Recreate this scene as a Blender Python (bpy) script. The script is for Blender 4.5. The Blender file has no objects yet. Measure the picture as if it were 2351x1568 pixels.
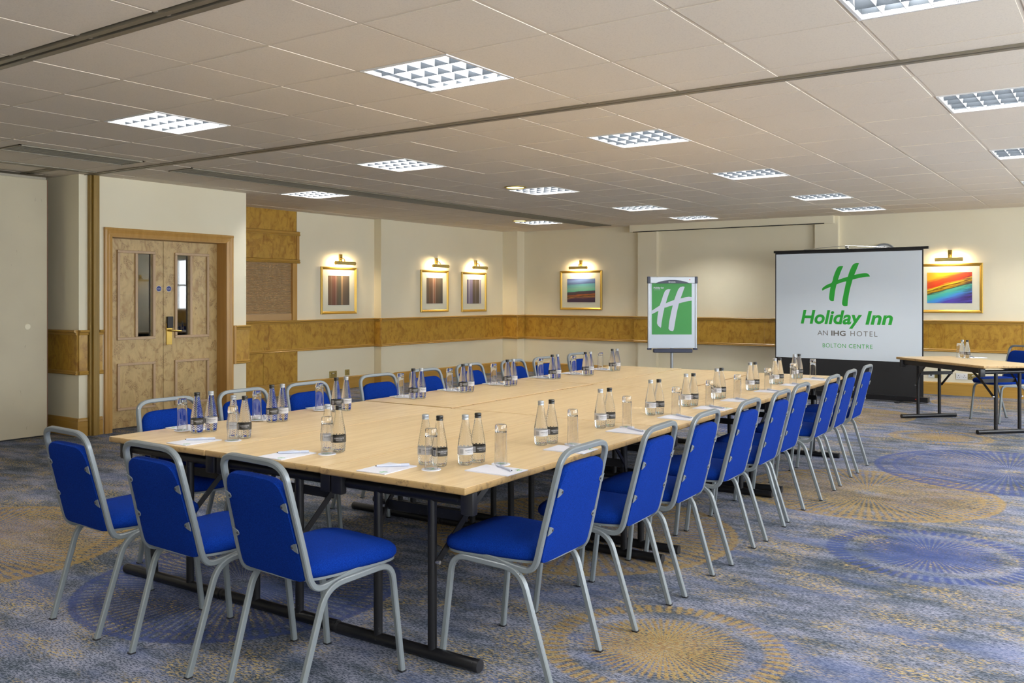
import bpy, bmesh, math, random
from mathutils import Vector, Matrix, Euler
random.seed(7)
PI = math.pi
SC = bpy.context.scene
COL = SC.collection

# ------------------------------------------------------------------ camera, world, exposure
cam_d = bpy.data.cameras.new('camera'); cam = bpy.data.objects.new('camera', cam_d); COL.objects.link(cam)
cam.location = (9.8947, -14.3072, 1.4109)
cam.rotation_euler = (PI/2, 0, 0.6049)
cam_d.sensor_width = 36; cam_d.lens = 36*2072.17/2351; cam_d.shift_y = -101.75/2351
cam_d.clip_start = 0.05; cam_d.clip_end = 200
SC.camera = cam
world = bpy.data.worlds.new('world'); SC.world = world; world.use_nodes = True
world.node_tree.nodes['Background'].inputs[0].default_value = (0.88, 0.94, 1.0, 1)
world.node_tree.nodes['Background'].inputs[1].default_value = 8.5
SC.view_settings.view_transform = 'Standard'; SC.view_settings.look = 'None'
SC.view_settings.gamma = 1; SC.view_settings.use_curve_mapping = False
SC.view_settings.exposure = 0.6
LAMP = 76.0         # emission of the ceiling light panels
PICT = 170.0         # emission of the picture light bulbs
SC.cycles.max_bounces = 14; SC.cycles.diffuse_bounces = 6; SC.cycles.glossy_bounces = 5
SC.cycles.transmission_bounces = 12; SC.cycles.transparent_max_bounces = 16
SC.cycles.sample_clamp_indirect = 6.0
SC.cycles.use_denoising = True

# ------------------------------------------------------------------ node helpers
class NT:
    def __init__(s, name, rough=0.5, metal=0.0, spec=0.5):
        s.m = bpy.data.materials.new(name); s.m.use_nodes = True
        s.t = s.m.node_tree; s.b = s.t.nodes['Principled BSDF']
        s.b.inputs['Roughness'].default_value = rough; s.b.inputs['Metallic'].default_value = metal
        s.b.inputs['Specular IOR Level'].default_value = spec
    def n(s, ty, **kw):
        q = s.t.nodes.new(ty)
        for k, v in kw.items(): setattr(q, k, v)
        return q
    def put(s, sock, v):
        if v is None: return
        if hasattr(v, 'is_linked'): s.t.links.new(v, sock)
        elif isinstance(v, (tuple, list)):
            v = tuple(v)
            if len(sock.default_value) == 4 and len(v) == 3: v = v+(1,)
            sock.default_value = v
        else: sock.default_value = v
    def math(s, op, a, b=None, c=None, clamp=False):
        q = s.n('ShaderNodeMath', operation=op); q.use_clamp = clamp
        s.put(q.inputs[0], a); s.put(q.inputs[1], b)
        if c is not None: s.put(q.inputs[2], c)
        return q.outputs[0]
    def coord(s, which='Object'): return s.n('ShaderNodeTexCoord').outputs[which]
    def pos(s): return s.n('ShaderNodeNewGeometry').outputs['Position']
    def mapv(s, v, sc=(1,1,1), loc=(0,0,0), rot=(0,0,0)):
        q = s.n('ShaderNodeMapping'); s.put(q.inputs[0], v); q.inputs['Scale'].default_value = sc
        q.inputs['Location'].default_value = loc; q.inputs['Rotation'].default_value = rot
        return q.outputs[0]
    def noise(s, v, sc=5, det=3, rough=0.5, dist=0, dims='3D'):
        q = s.n('ShaderNodeTexNoise', noise_dimensions=dims); s.put(q.inputs['Vector'], v)
        q.inputs['Scale'].default_value = sc; q.inputs['Detail'].default_value = det
        q.inputs['Roughness'].default_value = rough; q.inputs['Distortion'].default_value = dist
        return q.outputs['Fac']
    def voro(s, v, sc=5, out='Distance'):
        q = s.n('ShaderNodeTexVoronoi'); s.put(q.inputs['Vector'], v); q.inputs['Scale'].default_value = sc
        return q.outputs[out]
    def ramp(s, f, stops, interp='LINEAR'):
        q = s.n('ShaderNodeValToRGB'); s.put(q.inputs[0], f); cr = q.color_ramp; cr.interpolation = interp
        while len(cr.elements) < len(stops): cr.elements.new(0.5)
        for e, (p, c) in zip(cr.elements, stops):
            e.position = p; e.color = tuple(c)+(1,) if len(c) == 3 else c
        return q.outputs[0]
    def mix(s, f, a, b, mode='MIX'):
        q = s.n('ShaderNodeMix', data_type='RGBA', blend_type=mode)
        s.put(q.inputs[0], f); s.put(q.inputs[6], a); s.put(q.inputs[7], b)
        return q.outputs[2]
    def smooth(s, v, a, b):
        q = s.n('ShaderNodeMapRange', interpolation_type='SMOOTHSTEP'); s.put(q.inputs[0], v)
        q.inputs[1].default_value = a; q.inputs[2].default_value = b
        return q.outputs[0]
    def sep(s, v):
        q = s.n('ShaderNodeSeparateXYZ'); s.put(q.inputs[0], v); return q.outputs
    def col(s, c): s.put(s.b.inputs['Base Color'], c); return s
    def bump(s, h, strength=0.2, dist=0.002):
        q = s.n('ShaderNodeBump'); q.inputs['Strength'].default_value = strength; q.inputs['Distance'].default_value = dist
        s.put(q.inputs['Height'], h); s.put(s.b.inputs['Normal'], q.outputs[0]); return s

def plain(name, c, rough=0.5, metal=0.0, spec=0.5):
    return NT(name, rough, metal, spec).col(c).m

def emit(name, c, st):
    k = NT(name); e = k.n('ShaderNodeEmission'); e.inputs[0].default_value = tuple(c)+(1,); e.inputs[1].default_value = st
    k.t.links.new(e.outputs[0], k.t.nodes['Material Output'].inputs[0]); return k.m

def glassy(name, ior=1.45, tint=(1,1,1), rough=0.0, bumpf=None):
    k = NT(name, rough); k.b.inputs['Transmission Weight'].default_value = 1.0; k.b.inputs['IOR'].default_value = ior
    k.col(tint)
    if bumpf: bumpf(k)
    return k.m

def pane_mat(name, tint=(0.97,0.98,0.98), gl=0.08):
    k = NT(name); t = k.n('ShaderNodeBsdfTransparent'); t.inputs[0].default_value = tuple(tint)+(1,)
    g = k.n('ShaderNodeBsdfGlossy'); g.inputs['Roughness'].default_value = 0.02
    f = k.n('ShaderNodeFresnel'); f.inputs[0].default_value = 2.0
    mx = k.n('ShaderNodeMixShader'); k.t.links.new(f.outputs[0], mx.inputs[0]); k.t.links.new(t.outputs[0], mx.inputs[1]); k.t.links.new(g.outputs[0], mx.inputs[2])
    k.t.links.new(mx.outputs[0], k.t.nodes['Material Output'].inputs[0]); return k.m

# ------------------------------------------------------------------ materials
def mat_wall():
    k = NT('wall_vinyl', 0.7, spec=0.25); p = k.pos()
    w = k.noise(k.mapv(p, (1,1,0.15)), 180, 2); d = k.noise(p, 0.9, 3)
    k.col(k.mix(k.smooth(d, 0.3, 0.8), (0.86,0.80,0.62), (0.82,0.755,0.57))); k.bump(w, 0.12, 0.001); return k.m
def mat_tile():
    k = NT('ceiling_tile_fibre', 0.9, spec=0.15); p = k.pos()
    f = k.noise(p, 130, 3, 0.7); b = k.noise(p, 0.5, 2)
    c = k.mix(k.smooth(b, 0.35, 0.7), (0.80,0.725,0.62), (0.76,0.685,0.585))
    c = k.mix(k.smooth(f, 0.35, 0.5), k.mix(0.12, c, (0.25,0.2,0.16)), c)
    st = k.smooth(k.noise(p, 2.3, 2, 0.6), 0.70, 0.78)
    k.col(k.mix(k.math('MULTIPLY', st, 0.25), c, (0.42,0.32,0.18))); k.bump(f, 0.25, 0.002); return k.m
def mat_burl(name, base, dark, speck, sc=1.0, clusters=0.5, rough=0.32, grain=0.8, spsize=0.22):
    k = NT(name, rough, spec=0.5); p = k.pos()
    v = k.mapv(p, (1,1,0.55))
    wob = k.noise(v, 7*sc, 4, 0.55, 1.4)
    c = k.ramp(wob, [(0.30, dark), (0.48, base), (0.62, tuple(x*1.12 for x in base)), (0.75, tuple((x+y)/2 for x, y in zip(base, dark)))])
    fine = k.noise(k.mapv(p, (1,1,0.2)), 60*sc, 3)
    c = k.mix(k.math('MULTIPLY', k.smooth(fine, 0.4, 0.7), 0.25*grain), c, dark)
    vd = k.voro(p, 75*sc); cl = k.smooth(k.noise(p, 6.5*sc, 2, 0.5, 0.6), clusters, clusters+0.12)
    sp = k.math('MULTIPLY', k.math('SUBTRACT', 1.0, k.smooth(vd, spsize, spsize+0.14)), cl)
    halo = k.math('MULTIPLY', cl, 0.35)
    c = k.mix(halo, c, dark); c = k.mix(k.math('MULTIPLY', sp, 0.85), c, speck)
    k.col(c); k.b.inputs['Coat Weight'].default_value = 0.1; k.b.inputs['Coat Roughness'].default_value = 0.15
    return k.m
def mat_wood(name, c1, c2, axis=0, rough=0.38, sc=1.0):
    k = NT(name, rough); p = k.coord('Object')
    s = [26*sc]*3; s[axis] = 1.2*sc
    g = k.noise(k.mapv(p, tuple(s)), 1.0, 5, 0.6, 0.3)
    k.col(k.ramp(g, [(0.3, c1), (0.7, c2)])); return k.m
def mat_table():
    k = NT('beech_laminate', 0.32); p = k.coord('Object')
    g = k.noise(k.mapv(p, (34,1.6,1)), 1.0, 4, 0.6, 0.25); h = k.noise(k.mapv(p, (160,7,1)), 1.0, 2)
    l = k.n('ShaderNodeObjectInfo').outputs['Random']
    base = k.mix(l, (0.84,0.64,0.365), (0.88,0.68,0.41))
    c = k.mix(k.smooth(g, 0.35, 0.7), base, (0.76,0.55,0.29)); c = k.mix(k.math('MULTIPLY', k.smooth(h, 0.45, 0.7), 0.18), c, (0.45,0.28,0.13))
    k.col(c); return k.m
def mat_fabric():
    k = NT('blue_fabric', 0.9, spec=0.08); p = k.coord('Object')
    w = k.noise(p, 420, 2); b = k.noise(p, 9, 2)
    c = k.mix(k.smooth(w, 0.3, 0.7), (0.0012,0.016,0.155), (0.003,0.034,0.27)); k.col(c)
    k.b.inputs['Sheen Weight'].default_value = 0.0; k.b.inputs['Sheen Roughness'].default_value = 0.4
    k.b.inputs['Sheen Tint'].default_value = (0.3,0.4,1,1)
    k.bump(w, 0.25, 0.0006); return k.m
def mat_paint():
    k = NT('silver_paint', 0.33, 0.15); p = k.pos()
    ch = k.smooth(k.noise(p, 55, 4, 0.7), 0.70, 0.73)
    k.col(k.mix(ch, (0.20,0.225,0.24), (0.07,0.055,0.04))); return k.m
def mat_black():
    k = NT('black_powder_coat', 0.38); p = k.pos()
    k.col(k.mix(k.smooth(k.noise(p, 40, 3, 0.7), 0.66, 0.72), (0.006,0.006,0.008), (0.04,0.04,0.045))); return k.m
def mat_louvre():
    k = NT('louvre_aluminium', 0.16, 1.0); k.col((0.74,0.76,0.78)); return k.m
def mat_carpet():
    k = NT('patterned_carpet', 0.95, spec=0.1)
    p = k.pos()
    fine = k.noise(k.mapv(p, (56,165,1)), 1.0, 3, 0.62)
    fine2 = k.noise(k.mapv(p, (38,105,1), (3.1,7.7,0)), 1.0, 2, 0.6)
    med = k.noise(k.mapv(p, (3.2,7.5,1), (5,1,0)), 1.0, 7, 0.72)
    big = k.noise(k.mapv(p, (1.1,1.6,1), (9,4,0)), 1.0, 3, 0.55)
    tone = k.math('ADD', k.math('MULTIPLY', med, 0.62), k.math('MULTIPLY', big, 0.38))
    tone = k.smooth(tone, 0.36, 0.64)
    dark = k.mix(tone, (0.040,0.055,0.068), (0.095,0.113,0.165))
    lite = k.mix(tone, (0.105,0.128,0.16), (0.335,0.345,0.44))
    base = k.mix(k.smooth(k.math('ADD', fine, k.math('MULTIPLY', tone, 0.06)), 0.49, 0.56), dark, lite)
    och = k.smooth(k.noise(k.mapv(p, (2.4,4.2,1), (1.7,3.3,0)), 1.0, 3, 0.6), 0.44, 0.62)
    fm = k.smooth(fine2, 0.51, 0.58)
    base = k.mix(k.math('MULTIPLY', k.math('MULTIPLY', och, fm), 0.9), base, (0.50,0.37,0.15))
    blu = k.smooth(k.noise(k.mapv(p, (1.5,3.5,1), (8.1,2.4,0)), 1.0, 3, 0.6), 0.5, 0.66)
    base = k.mix(k.math('MULTIPLY', blu, 0.35), base, (0.12,0.17,0.38))
    x, y, z = k.sep(p)[:3]
    GOLD = (0.42,0.295,0.095); RUST = (0.27,0.14,0.05); BLUE = (0.048,0.078,0.24)
    gold = k.mix(k.smooth(fine2, 0.50, 0.60), GOLD, RUST)
    meds = [(8.324,-10.96,0.49,'A',1,62), (8.30,-7.48,0.88,'B',1,84), (8.964,-8.924,0.54,'A',0,60), (6.27,-11.40,0.78,'B',0,96),
            (4.35,-11.9,0.96,'B',1,110), (7.13,-9.55,0.92,'B',1,78), (9.05,-6.0,1.02,'B',0,90), (8.27,-4.37,0.48,'A',1,60),
            (7.0,-3.1,0.8,'B',1,80), (8.2,-0.95,0.6,'B',1,60), (4.6,-5.2,0.75,'A',1,70), (6.2,-4.6,0.7,'B',0,80)]
    for cx, cy, R, ty, g, K in meds:
        dx = k.math('SUBTRACT', x, cx); dy = k.math('SUBTRACT', y, cy)
        d = k.math('DIVIDE', k.math('SQRT', k.math('ADD', k.math('MULTIPLY', dx, dx), k.math('MULTIPLY', dy, dy))), R)
        a = k.math('ARCTAN2', dy, dx)
        st = k.math('SINE', k.math('MULTIPLY', a, float(K)))
        st = k.math('ADD', st, k.math('MULTIPLY', k.math('SUBTRACT', fine, 0.5), 10.0))
        if ty == 'A':
            core = k.math('SUBTRACT', 1.0, k.smooth(d, 0.60, 0.70))
            thr = k.math('MULTIPLY_ADD', d, 2.6, -1.5)
            m1 = k.math('MULTIPLY', core, k.smooth(k.math('SUBTRACT', st, thr), -0.2, 0.3))
            ring = k.math('MULTIPLY', k.smooth(d, 0.78, 0.84), k.math('SUBTRACT', 1.0, k.smooth(d, 0.98, 1.02)))
            m2 = k.math('MULTIPLY', ring, k.smooth(st, -0.4, 0.2))
            m = k.math('MAXIMUM', m1, m2)
        else:
            ins = k.math('SUBTRACT', 1.0, k.smooth(d, 0.99, 1.01))
            rim = k.smooth(k.math('SINE', k.math('MULTIPLY', d, 47.0)), 0.1, 1.0)
            rim = k.math('MULTIPLY', k.math('MULTIPLY', rim, k.smooth(d, 0.8, 0.86)), 1.6)
            hole = k.smooth(d, 0.03, 0.14)
            m = k.math('MULTIPLY', k.math('MULTIPLY', ins, hole), k.smooth(k.math('ADD', st, rim), -0.35, 0.35))
            m = k.math('MULTIPLY', m, 0.9)
        m = k.math('MULTIPLY', k.math('MULTIPLY', m, 0.88), k.math('MULTIPLY_ADD', k.smooth(fine2, 0.38, 0.50), 0.35, 0.65))
        base = k.mix(m, base, gold if g else BLUE)
    k.col(base); k.bump(k.math('ADD', fine, fine2), 0.5, 0.004); return k.m

M = {}
M['wall'] = mat_wall(); M['tile'] = mat_tile(); M['carpet'] = mat_carpet()
M['grid'] = plain('ceiling_grid_paint', (0.74,0.665,0.565), 0.9, 0.0, 0.1)
M['void'] = plain('dark_void', (0.02,0.02,0.018), 0.9)
M['track'] = plain('track_metal', (0.30,0.27,0.21), 0.4, 0.5)
M['trackdark'] = plain('track_slot', (0.035,0.028,0.015), 0.6)
M['burl'] = mat_burl('honey_burl_veneer', (0.49,0.285,0.042), (0.33,0.15,0.018), (0.085,0.033,0.008), 1.35, 0.5, 0.32, 0.8, 0.17)
M['burl_door'] = mat_burl('pale_burl_veneer', (0.55,0.395,0.175), (0.41,0.25,0.09), (0.12,0.055,0.015), 1.45, 0.51, 0.4, 0.6, 0.28)
M['pale'] = mat_wood('pale_maple', (0.50,0.34,0.20), (0.56,0.40,0.245), 2, 0.42)
M['honey'] = mat_wood('honey_wood', (0.42,0.235,0.045), (0.50,0.30,0.07), 1, 0.28)
M['honeyx'] = mat_wood('honey_wood_x', (0.42,0.235,0.045), (0.50,0.30,0.07), 0, 0.28)
M['frame_wood'] = mat_wood('door_frame_wood', (0.46,0.25,0.06), (0.55,0.315,0.09), 2, 0.35)
M['post'] = mat_wood('weathered_post', (0.24,0.145,0.02), (0.36,0.225,0.05), 2, 0.5)
M['shutter'] = plain('shutter_wood', (0.50,0.315,0.14), 0.45)
M['table'] = mat_table()
k_ = NT('beech_edge', 0.5); p_ = k_.pos()
k_.col(k_.mix(k_.math('MULTIPLY', k_.smooth(k_.noise(p_, 28, 5, 0.7), 0.52, 0.66), 0.7), (0.42,0.27,0.11), (0.16,0.10,0.045)))
M['edge'] = k_.m
M['fabric'] = mat_fabric(); M['paint'] = mat_paint(); M['black'] = mat_black()
M['rubber'] = plain('black_plastic', (0.014,0.014,0.017), 0.45)
M['steel'] = plain('bright_steel', (0.65,0.65,0.66), 0.25, 0.9)
M['brass'] = plain('polished_brass', (0.62,0.44,0.12), 0.22, 0.95)
M['brass_dull'] = plain('brushed_brass', (0.50,0.40,0.14), 0.38, 0.8)
M['brass_lamp'] = plain('lamp_brass', (0.78,0.60,0.20), 0.42, 0.35)
M['gold'] = plain('gilt_frame', (0.55,0.36,0.07), 0.36, 0.55)
M['mount'] = plain('mount_card', (0.66,0.67,0.58), 0.7)
M['louvre'] = mat_louvre()
M['louvre_dark'] = plain('louvre_shaded', (0.030,0.035,0.042), 0.6, 0.0, 0.05)  # shade on crosswise blades and in the fixture gaps, put into the colour
M['louvre_white'] = plain('louvre_lit', (0.42,0.44,0.46), 0.45, 0.2)  # lit copy of the same blades, brightness put into the colour
M['housing'] = plain('lamp_housing', (0.16,0.17,0.18), 0.5)
M['white'] = plain('white_paint', (0.80,0.80,0.80), 0.45)
M['whiteplastic'] = plain('white_plastic', (0.78,0.79,0.80), 0.35)
M['lamp'] = emit('fluorescent_tube', (1.0,0.985,0.94), LAMP)
M['bulb'] = emit('warm_bulb', (1.0,0.76,0.44), PICT)
M['amber'] = emit('amber_lamp', (1.0,0.75,0.35), 5.0)
M['paper'] = plain('white_paper', (0.80,0.81,0.90), 0.6)
M['screen'] = plain('matt_screen', (0.70,0.77,0.84), 0.8, spec=0.1)
M['blackcloth'] = plain('black_screen_border', (0.016,0.016,0.018), 0.7)
M['green'] = plain('logo_green', (0.022,0.40,0.042), 0.6)
M['greenpaper'] = plain('poster_green', (0.045,0.35,0.065), 0.45)
M['grey'] = plain('print_grey', (0.14,0.13,0.12), 0.6)
M['navy'] = plain('navy_plastic', (0.018,0.024,0.06), 0.35)
M['alu'] = plain('brushed_aluminium', (0.40,0.42,0.45), 0.35, 0.5)
M['poster_white'] = plain('poster_white', (0.68,0.71,0.84), 0.45)
M['blue'] = plain('sign_blue', (0.012,0.035,0.22), 0.4)
M['red'] = plain('small_red_print', (0.55,0.03,0.02), 0.5)
M['labelsilver'] = plain('silver_label', (0.55,0.54,0.55), 0.5)
M['labelblack'] = plain('black_label', (0.028,0.024,0.018), 0.5)
M['inkdark'] = plain('dark_print', (0.04,0.04,0.05), 0.5)
M['capsilver'] = plain('silver_cap', (0.36,0.38,0.40), 0.4, 0.4)
M['capblack'] = plain('black_cap', (0.010,0.010,0.010), 0.3)
def diamond(k):
    p = k.coord('Object'); x, y, z = k.sep(p)[:3]; a = k.math('ARCTAN2', y, x)
    s1 = k.math('SINE', k.math('ADD', k.math('MULTIPLY', a, 13.0), k.math('MULTIPLY', z, 620.0)))
    s2 = k.math('SINE', k.math('SUBTRACT', k.math('MULTIPLY', a, 13.0), k.math('MULTIPLY', z, 620.0)))
    mask = k.math('MULTIPLY', k.smooth(z, 0.012, 0.02), k.math('SUBTRACT', 1.0, k.smooth(z, 0.15, 0.19)))
    lab = k.math('MAXIMUM', k.math('SUBTRACT', 1.0, k.smooth(z, 0.040, 0.044)), k.smooth(z, 0.078, 0.084))
    k.bump(k.math('MULTIPLY', k.math('MULTIPLY', k.math('MAXIMUM', s1, s2), mask), lab), 0.3, 0.0010)
M['bottle'] = glassy('water_bottle_glass', 1.33, (0.985,1,0.995), 0.0, diamond)
M['glass'] = glassy('tumbler_glass', 1.45, (1,1,1))
M['pane'] = pane_mat('window_pane')

# ------------------------------------------------------------------ mesh helpers
def bm_new(): return bmesh.new()
def box(bm, x0, x1, y0, y1, z0, z1):
    v = [bm.verts.new(c) for c in ((x0,y0,z0),(x1,y0,z0),(x1,y1,z0),(x0,y1,z0),(x0,y0,z1),(x1,y0,z1),(x1,y1,z1),(x0,y1,z1))]
    for f in ((3,2,1,0),(4,5,6,7),(0,1,5,4),(1,2,6,5),(2,3,7,6),(3,0,4,7)): bm.faces.new([v[i] for i in f])
    return bm
def obox(bm, mat, sx, sy, sz):
    vs = [bm.verts.new(mat @ Vector(c)) for c in ((-sx,-sy,-sz),(sx,-sy,-sz),(sx,sy,-sz),(-sx,sy,-sz),(-sx,-sy,sz),(sx,-sy,sz),(sx,sy,sz),(-sx,sy,sz))]
    for f in ((3,2,1,0),(4,5,6,7),(0,1,5,4),(1,2,6,5),(2,3,7,6),(3,0,4,7)): bm.faces.new([vs[i] for i in f])
def bevel(bm, w, seg=2):
    bmesh.ops.bevel(bm, geom=list(bm.edges), offset=w, segments=seg, profile=0.5, affect='EDGES', clamp_overlap=True)
    return bm
def bbox(x0, x1, y0, y1, z0, z1, bv=0.003, seg=1):
    return bevel(box(bm_new(), x0, x1, y0, y1, z0, z1), bv, seg)
def prism(bm, pts, f, depth):
    """pts: 2D outline; f(u, v, w) -> 3D; extruded from w=0 to w=depth"""
    a = [bm.verts.new(f(u, v, 0)) for u, v in pts]; b = [bm.verts.new(f(u, v, depth)) for u, v in pts]
    n = len(pts)
    bm.faces.new(a); bm.faces.new(b[::-1])
    for i in range(n): bm.faces.new((a[i], b[i], b[(i+1) % n], a[(i+1) % n]))
    return bm
def sweep(bm, path, sec, caps=True, up=None):
    P = [Vector(p) for p in path]; n = len(P); rings = []
    t0 = (P[1]-P[0]).normalized(); ref = Vector(up) if up else (Vector((0,0,1)) if abs(t0.z) < 0.9 else Vector((1,0,0)))
    nrm = (ref - t0*ref.dot(t0)).normalized(); prev = t0
    for i in range(n):
        t = (P[min(i+1, n-1)]-P[max(i-1, 0)]).normalized()
        q = prev.rotation_difference(t); nrm = (q @ nrm); nrm = (nrm - t*nrm.dot(t)).normalized(); prev = t
        bn = t.cross(nrm); k = 1.0
        if 0 < i < n-1:
            c = (P[i]-P[i-1]).normalized().dot((P[i+1]-P[i]).normalized()); k = 1/max(0.6, math.sqrt((1+max(-0.9, min(1, c)))/2))
        rings.append([bm.verts.new(P[i] + nrm*a*1.0 + bn*b) for a, b in sec])
    m = len(sec)
    for i in range(n-1):
        for j in range(m): bm.faces.new((rings[i][j], rings[i][(j+1) % m], rings[i+1][(j+1) % m], rings[i+1][j]))
    if caps: bm.faces.new(rings[0][::-1]); bm.faces.new(rings[-1])
    return bm
def circ(r, n=10): return [(r*math.cos(2*PI*i/n), r*math.sin(2*PI*i/n)) for i in range(n)]
def rsq(r, c): return [(r,-r+c),(r,r-c),(r-c,r),(-r+c,r),(-r,r-c),(-r,-r+c),(-r+c,-r),(r-c,-r)]
def rounded(pts, rad, n=5):
    P = [Vector(p) for p in pts]; out = [P[0]]
    for i in range(1, len(P)-1):
        r = rad[i-1] if isinstance(rad, (list, tuple)) else rad
        a = P[i] + (P[i-1]-P[i]).normalized()*min(r, (P[i-1]-P[i]).length*0.49)
        b = P[i] + (P[i+1]-P[i]).normalized()*min(r, (P[i+1]-P[i]).length*0.49)
        for j in range(n+1):
            t = j/n; out.append(a*(1-t)**2 + P[i]*2*t*(1-t) + b*t*t)
    out.append(P[-1]); return out
def lathe(bm, prof, n=24, cx=0, cy=0, cap0=True, cap1=True):
    rings = []
    for r, z in prof: rings.append([bm.verts.new((cx+r*math.cos(2*PI*i/n), cy+r*math.sin(2*PI*i/n), z)) for i in range(n)])
    for a, b in zip(rings, rings[1:]):
        for i in range(n): bm.faces.new((a[i], a[(i+1) % n], b[(i+1) % n], b[i]))
    if cap0: bm.faces.new(rings[0][::-1])
    if cap1: bm.faces.new(rings[-1])
    return bm
def cyl(bm, p0, p1, r, n=12): return sweep(bm, [p0, p1], circ(r, n))

def mesh_of(name, bm, m, smooth=False, recalc=True):
    if recalc: bmesh.ops.recalc_face_normals(bm, faces=list(bm.faces))
    me = bpy.data.meshes.new(name); bm.to_mesh(me); bm.free()
    me.materials.append(m)
    if smooth:
        for p in me.polygons: p.use_smooth = True
        if smooth != 'full': me.set_sharp_from_angle(angle=math.radians(38))
    return me
def obj(name, bm, m, parent=None, smooth=False, loc=None):
    me = bm if isinstance(bm, bpy.types.Mesh) else mesh_of(name, bm, m, smooth)
    o = bpy.data.objects.new(name, me); COL.objects.link(o)
    if parent: o.parent = parent
    if loc: o.location = loc
    return o
def tag(o, label, cat, group=None, kind=None):
    o['label'] = label; o['category'] = cat
    if group: o['group'] = group
    if kind: o['kind'] = kind
    return o
def thing(name, label, cat, loc=(0,0,0), rz=0, group=None, kind=None):
    o = bpy.data.objects.new(name, None); COL.objects.link(o); o.empty_display_size = 0.1
    o.location = loc; o.rotation_euler = (0,0,rz); return tag(o, label, cat, group, kind)
def kids(o): return [c for c in bpy.data.objects if c.parent == o]
def make_tree(root):
    ch = {}
    for c in bpy.data.objects:
        if c.parent: ch.setdefault(c.parent.name, []).append(c)
    def rec(o): return (o, [rec(c) for c in ch.get(o.name, [])])
    return rec(root)
def dup(tree, loc, rz, label, group=None, parent=None):
    o, sub = tree; c = o.copy(); COL.objects.link(c)
    if parent is None:
        c.location = loc; c.rotation_euler = (0,0,rz); c['label'] = label
        if group: c['group'] = group
    else: c.parent = parent
    for s in sub: dup(s, None, None, None, None, c)
    return c
def struct(name, bm, m, label, cat, smooth=False):
    return tag(obj(name, bm, m, None, smooth), label, cat, None, 'structure')
def text_mesh(body, size=1, shear=0.0, offset=0.0, extrude=0.0, spacing=1.0):
    cu = bpy.data.curves.new('txt', 'FONT'); cu.body = body; cu.size = size; cu.shear = shear; cu.offset = offset
    cu.extrude = extrude; cu.space_character = spacing; cu.resolution_u = 4
    o = bpy.data.objects.new('txt', cu); COL.objects.link(o); bpy.context.view_layer.update()
    me = bpy.data.meshes.new_from_object(o.evaluated_get(bpy.context.evaluated_depsgraph_get()))
    bpy.data.objects.remove(o); bpy.data.curves.remove(cu); return me
def fit_text(me, x0, x1, z0, z1, f):
    xs = [v.co.x for v in me.vertices]; ys = [v.co.y for v in me.vertices]
    ax, bx, ay, by = min(xs), max(xs), min(ys), max(ys)
    for v in me.vertices:
        u = x0+(v.co.x-ax)/(bx-ax)*(x1-x0); w = z0+(v.co.y-ay)/(by-ay)*(z1-z0); v.co = Vector(f(u, w, v.co.z))
    return me
def tobj(name, me, m, parent):
    me.materials.clear(); me.materials.append(m); me.name = name
    o = bpy.data.objects.new(name, me); COL.objects.link(o); o.parent = parent; return o

ZC = 2.662
XR, YF = 12.6, -17.3

# ------------------------------------------------------------------ floor
struct('floor', box(bm_new(), -2.4, XR+0.1, YF-0.1, 0.15, -0.06, 0), M['carpet'], 'carpeted floor patterned with gold and blue sunburst medallions', 'floor')

# ------------------------------------------------------------------ ceiling with tiles, runners
ceil = struct('ceiling', box(bm_new(), -2.4, XR+0.1, YF-0.1, 0.15, 2.80, 2.86), M['void'], 'suspended ceiling of square beige mineral fibre tiles', 'ceiling')
PT = 0.625
gx = [6.3625+PT*k for k in range(-11, 11)]; gy = [-10.6925+PT*k for k in range(-11, 19)]
lights = [(6.675,-10.38),(9.175,-10.38),(4.175,-10.38),(6.675,-7.88),(9.175,-7.88),(4.175,-7.88),(6.675,-5.38),(9.175,-5.38),(4.175,-5.38),
          (1.675,-6.63),(4.175,-2.88),(6.675,-2.88),(9.175,-2.88),(1.675,-1.63),(4.175,-1.005),(6.675,-1.005),(9.175,-1.005),
          (9.175,-12.88),(6.675,-12.88),(4.175,-12.88),(11.675,-10.38),(11.675,-7.88),(11.675,-5.38),(11.675,-2.88),(11.675,-12.88),(9.175,-15.38),(6.675,-15.38)]
TR1, TR2 = -9.19, -11.885
grid_m = M['grid']
def runner(x0, x1, y0, y1): return box(bm_new(), x0, x1, y0, y1, 2.6606, 2.672)
for x in gx:
    if 0.0 < x < XR: obj('main_runner', runner(x-0.012, x+0.012, YF, 0), grid_m, ceil)
for y in gy:
    if YF < y < 0 and abs(y-TR1) > 0.05 and abs(y-TR2) > 0.06:
        obj('cross_runner', box(bm_new(), -0.17, XR, y-0.011, y+0.011, 2.6612, 2.673), grid_m, ceil)
camz = Vector((9.8947,-14.3072)); fwd = Vector((-0.5688,0.8225)); rgt = Vector((0.8225,0.5688))
tiles = []
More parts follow.
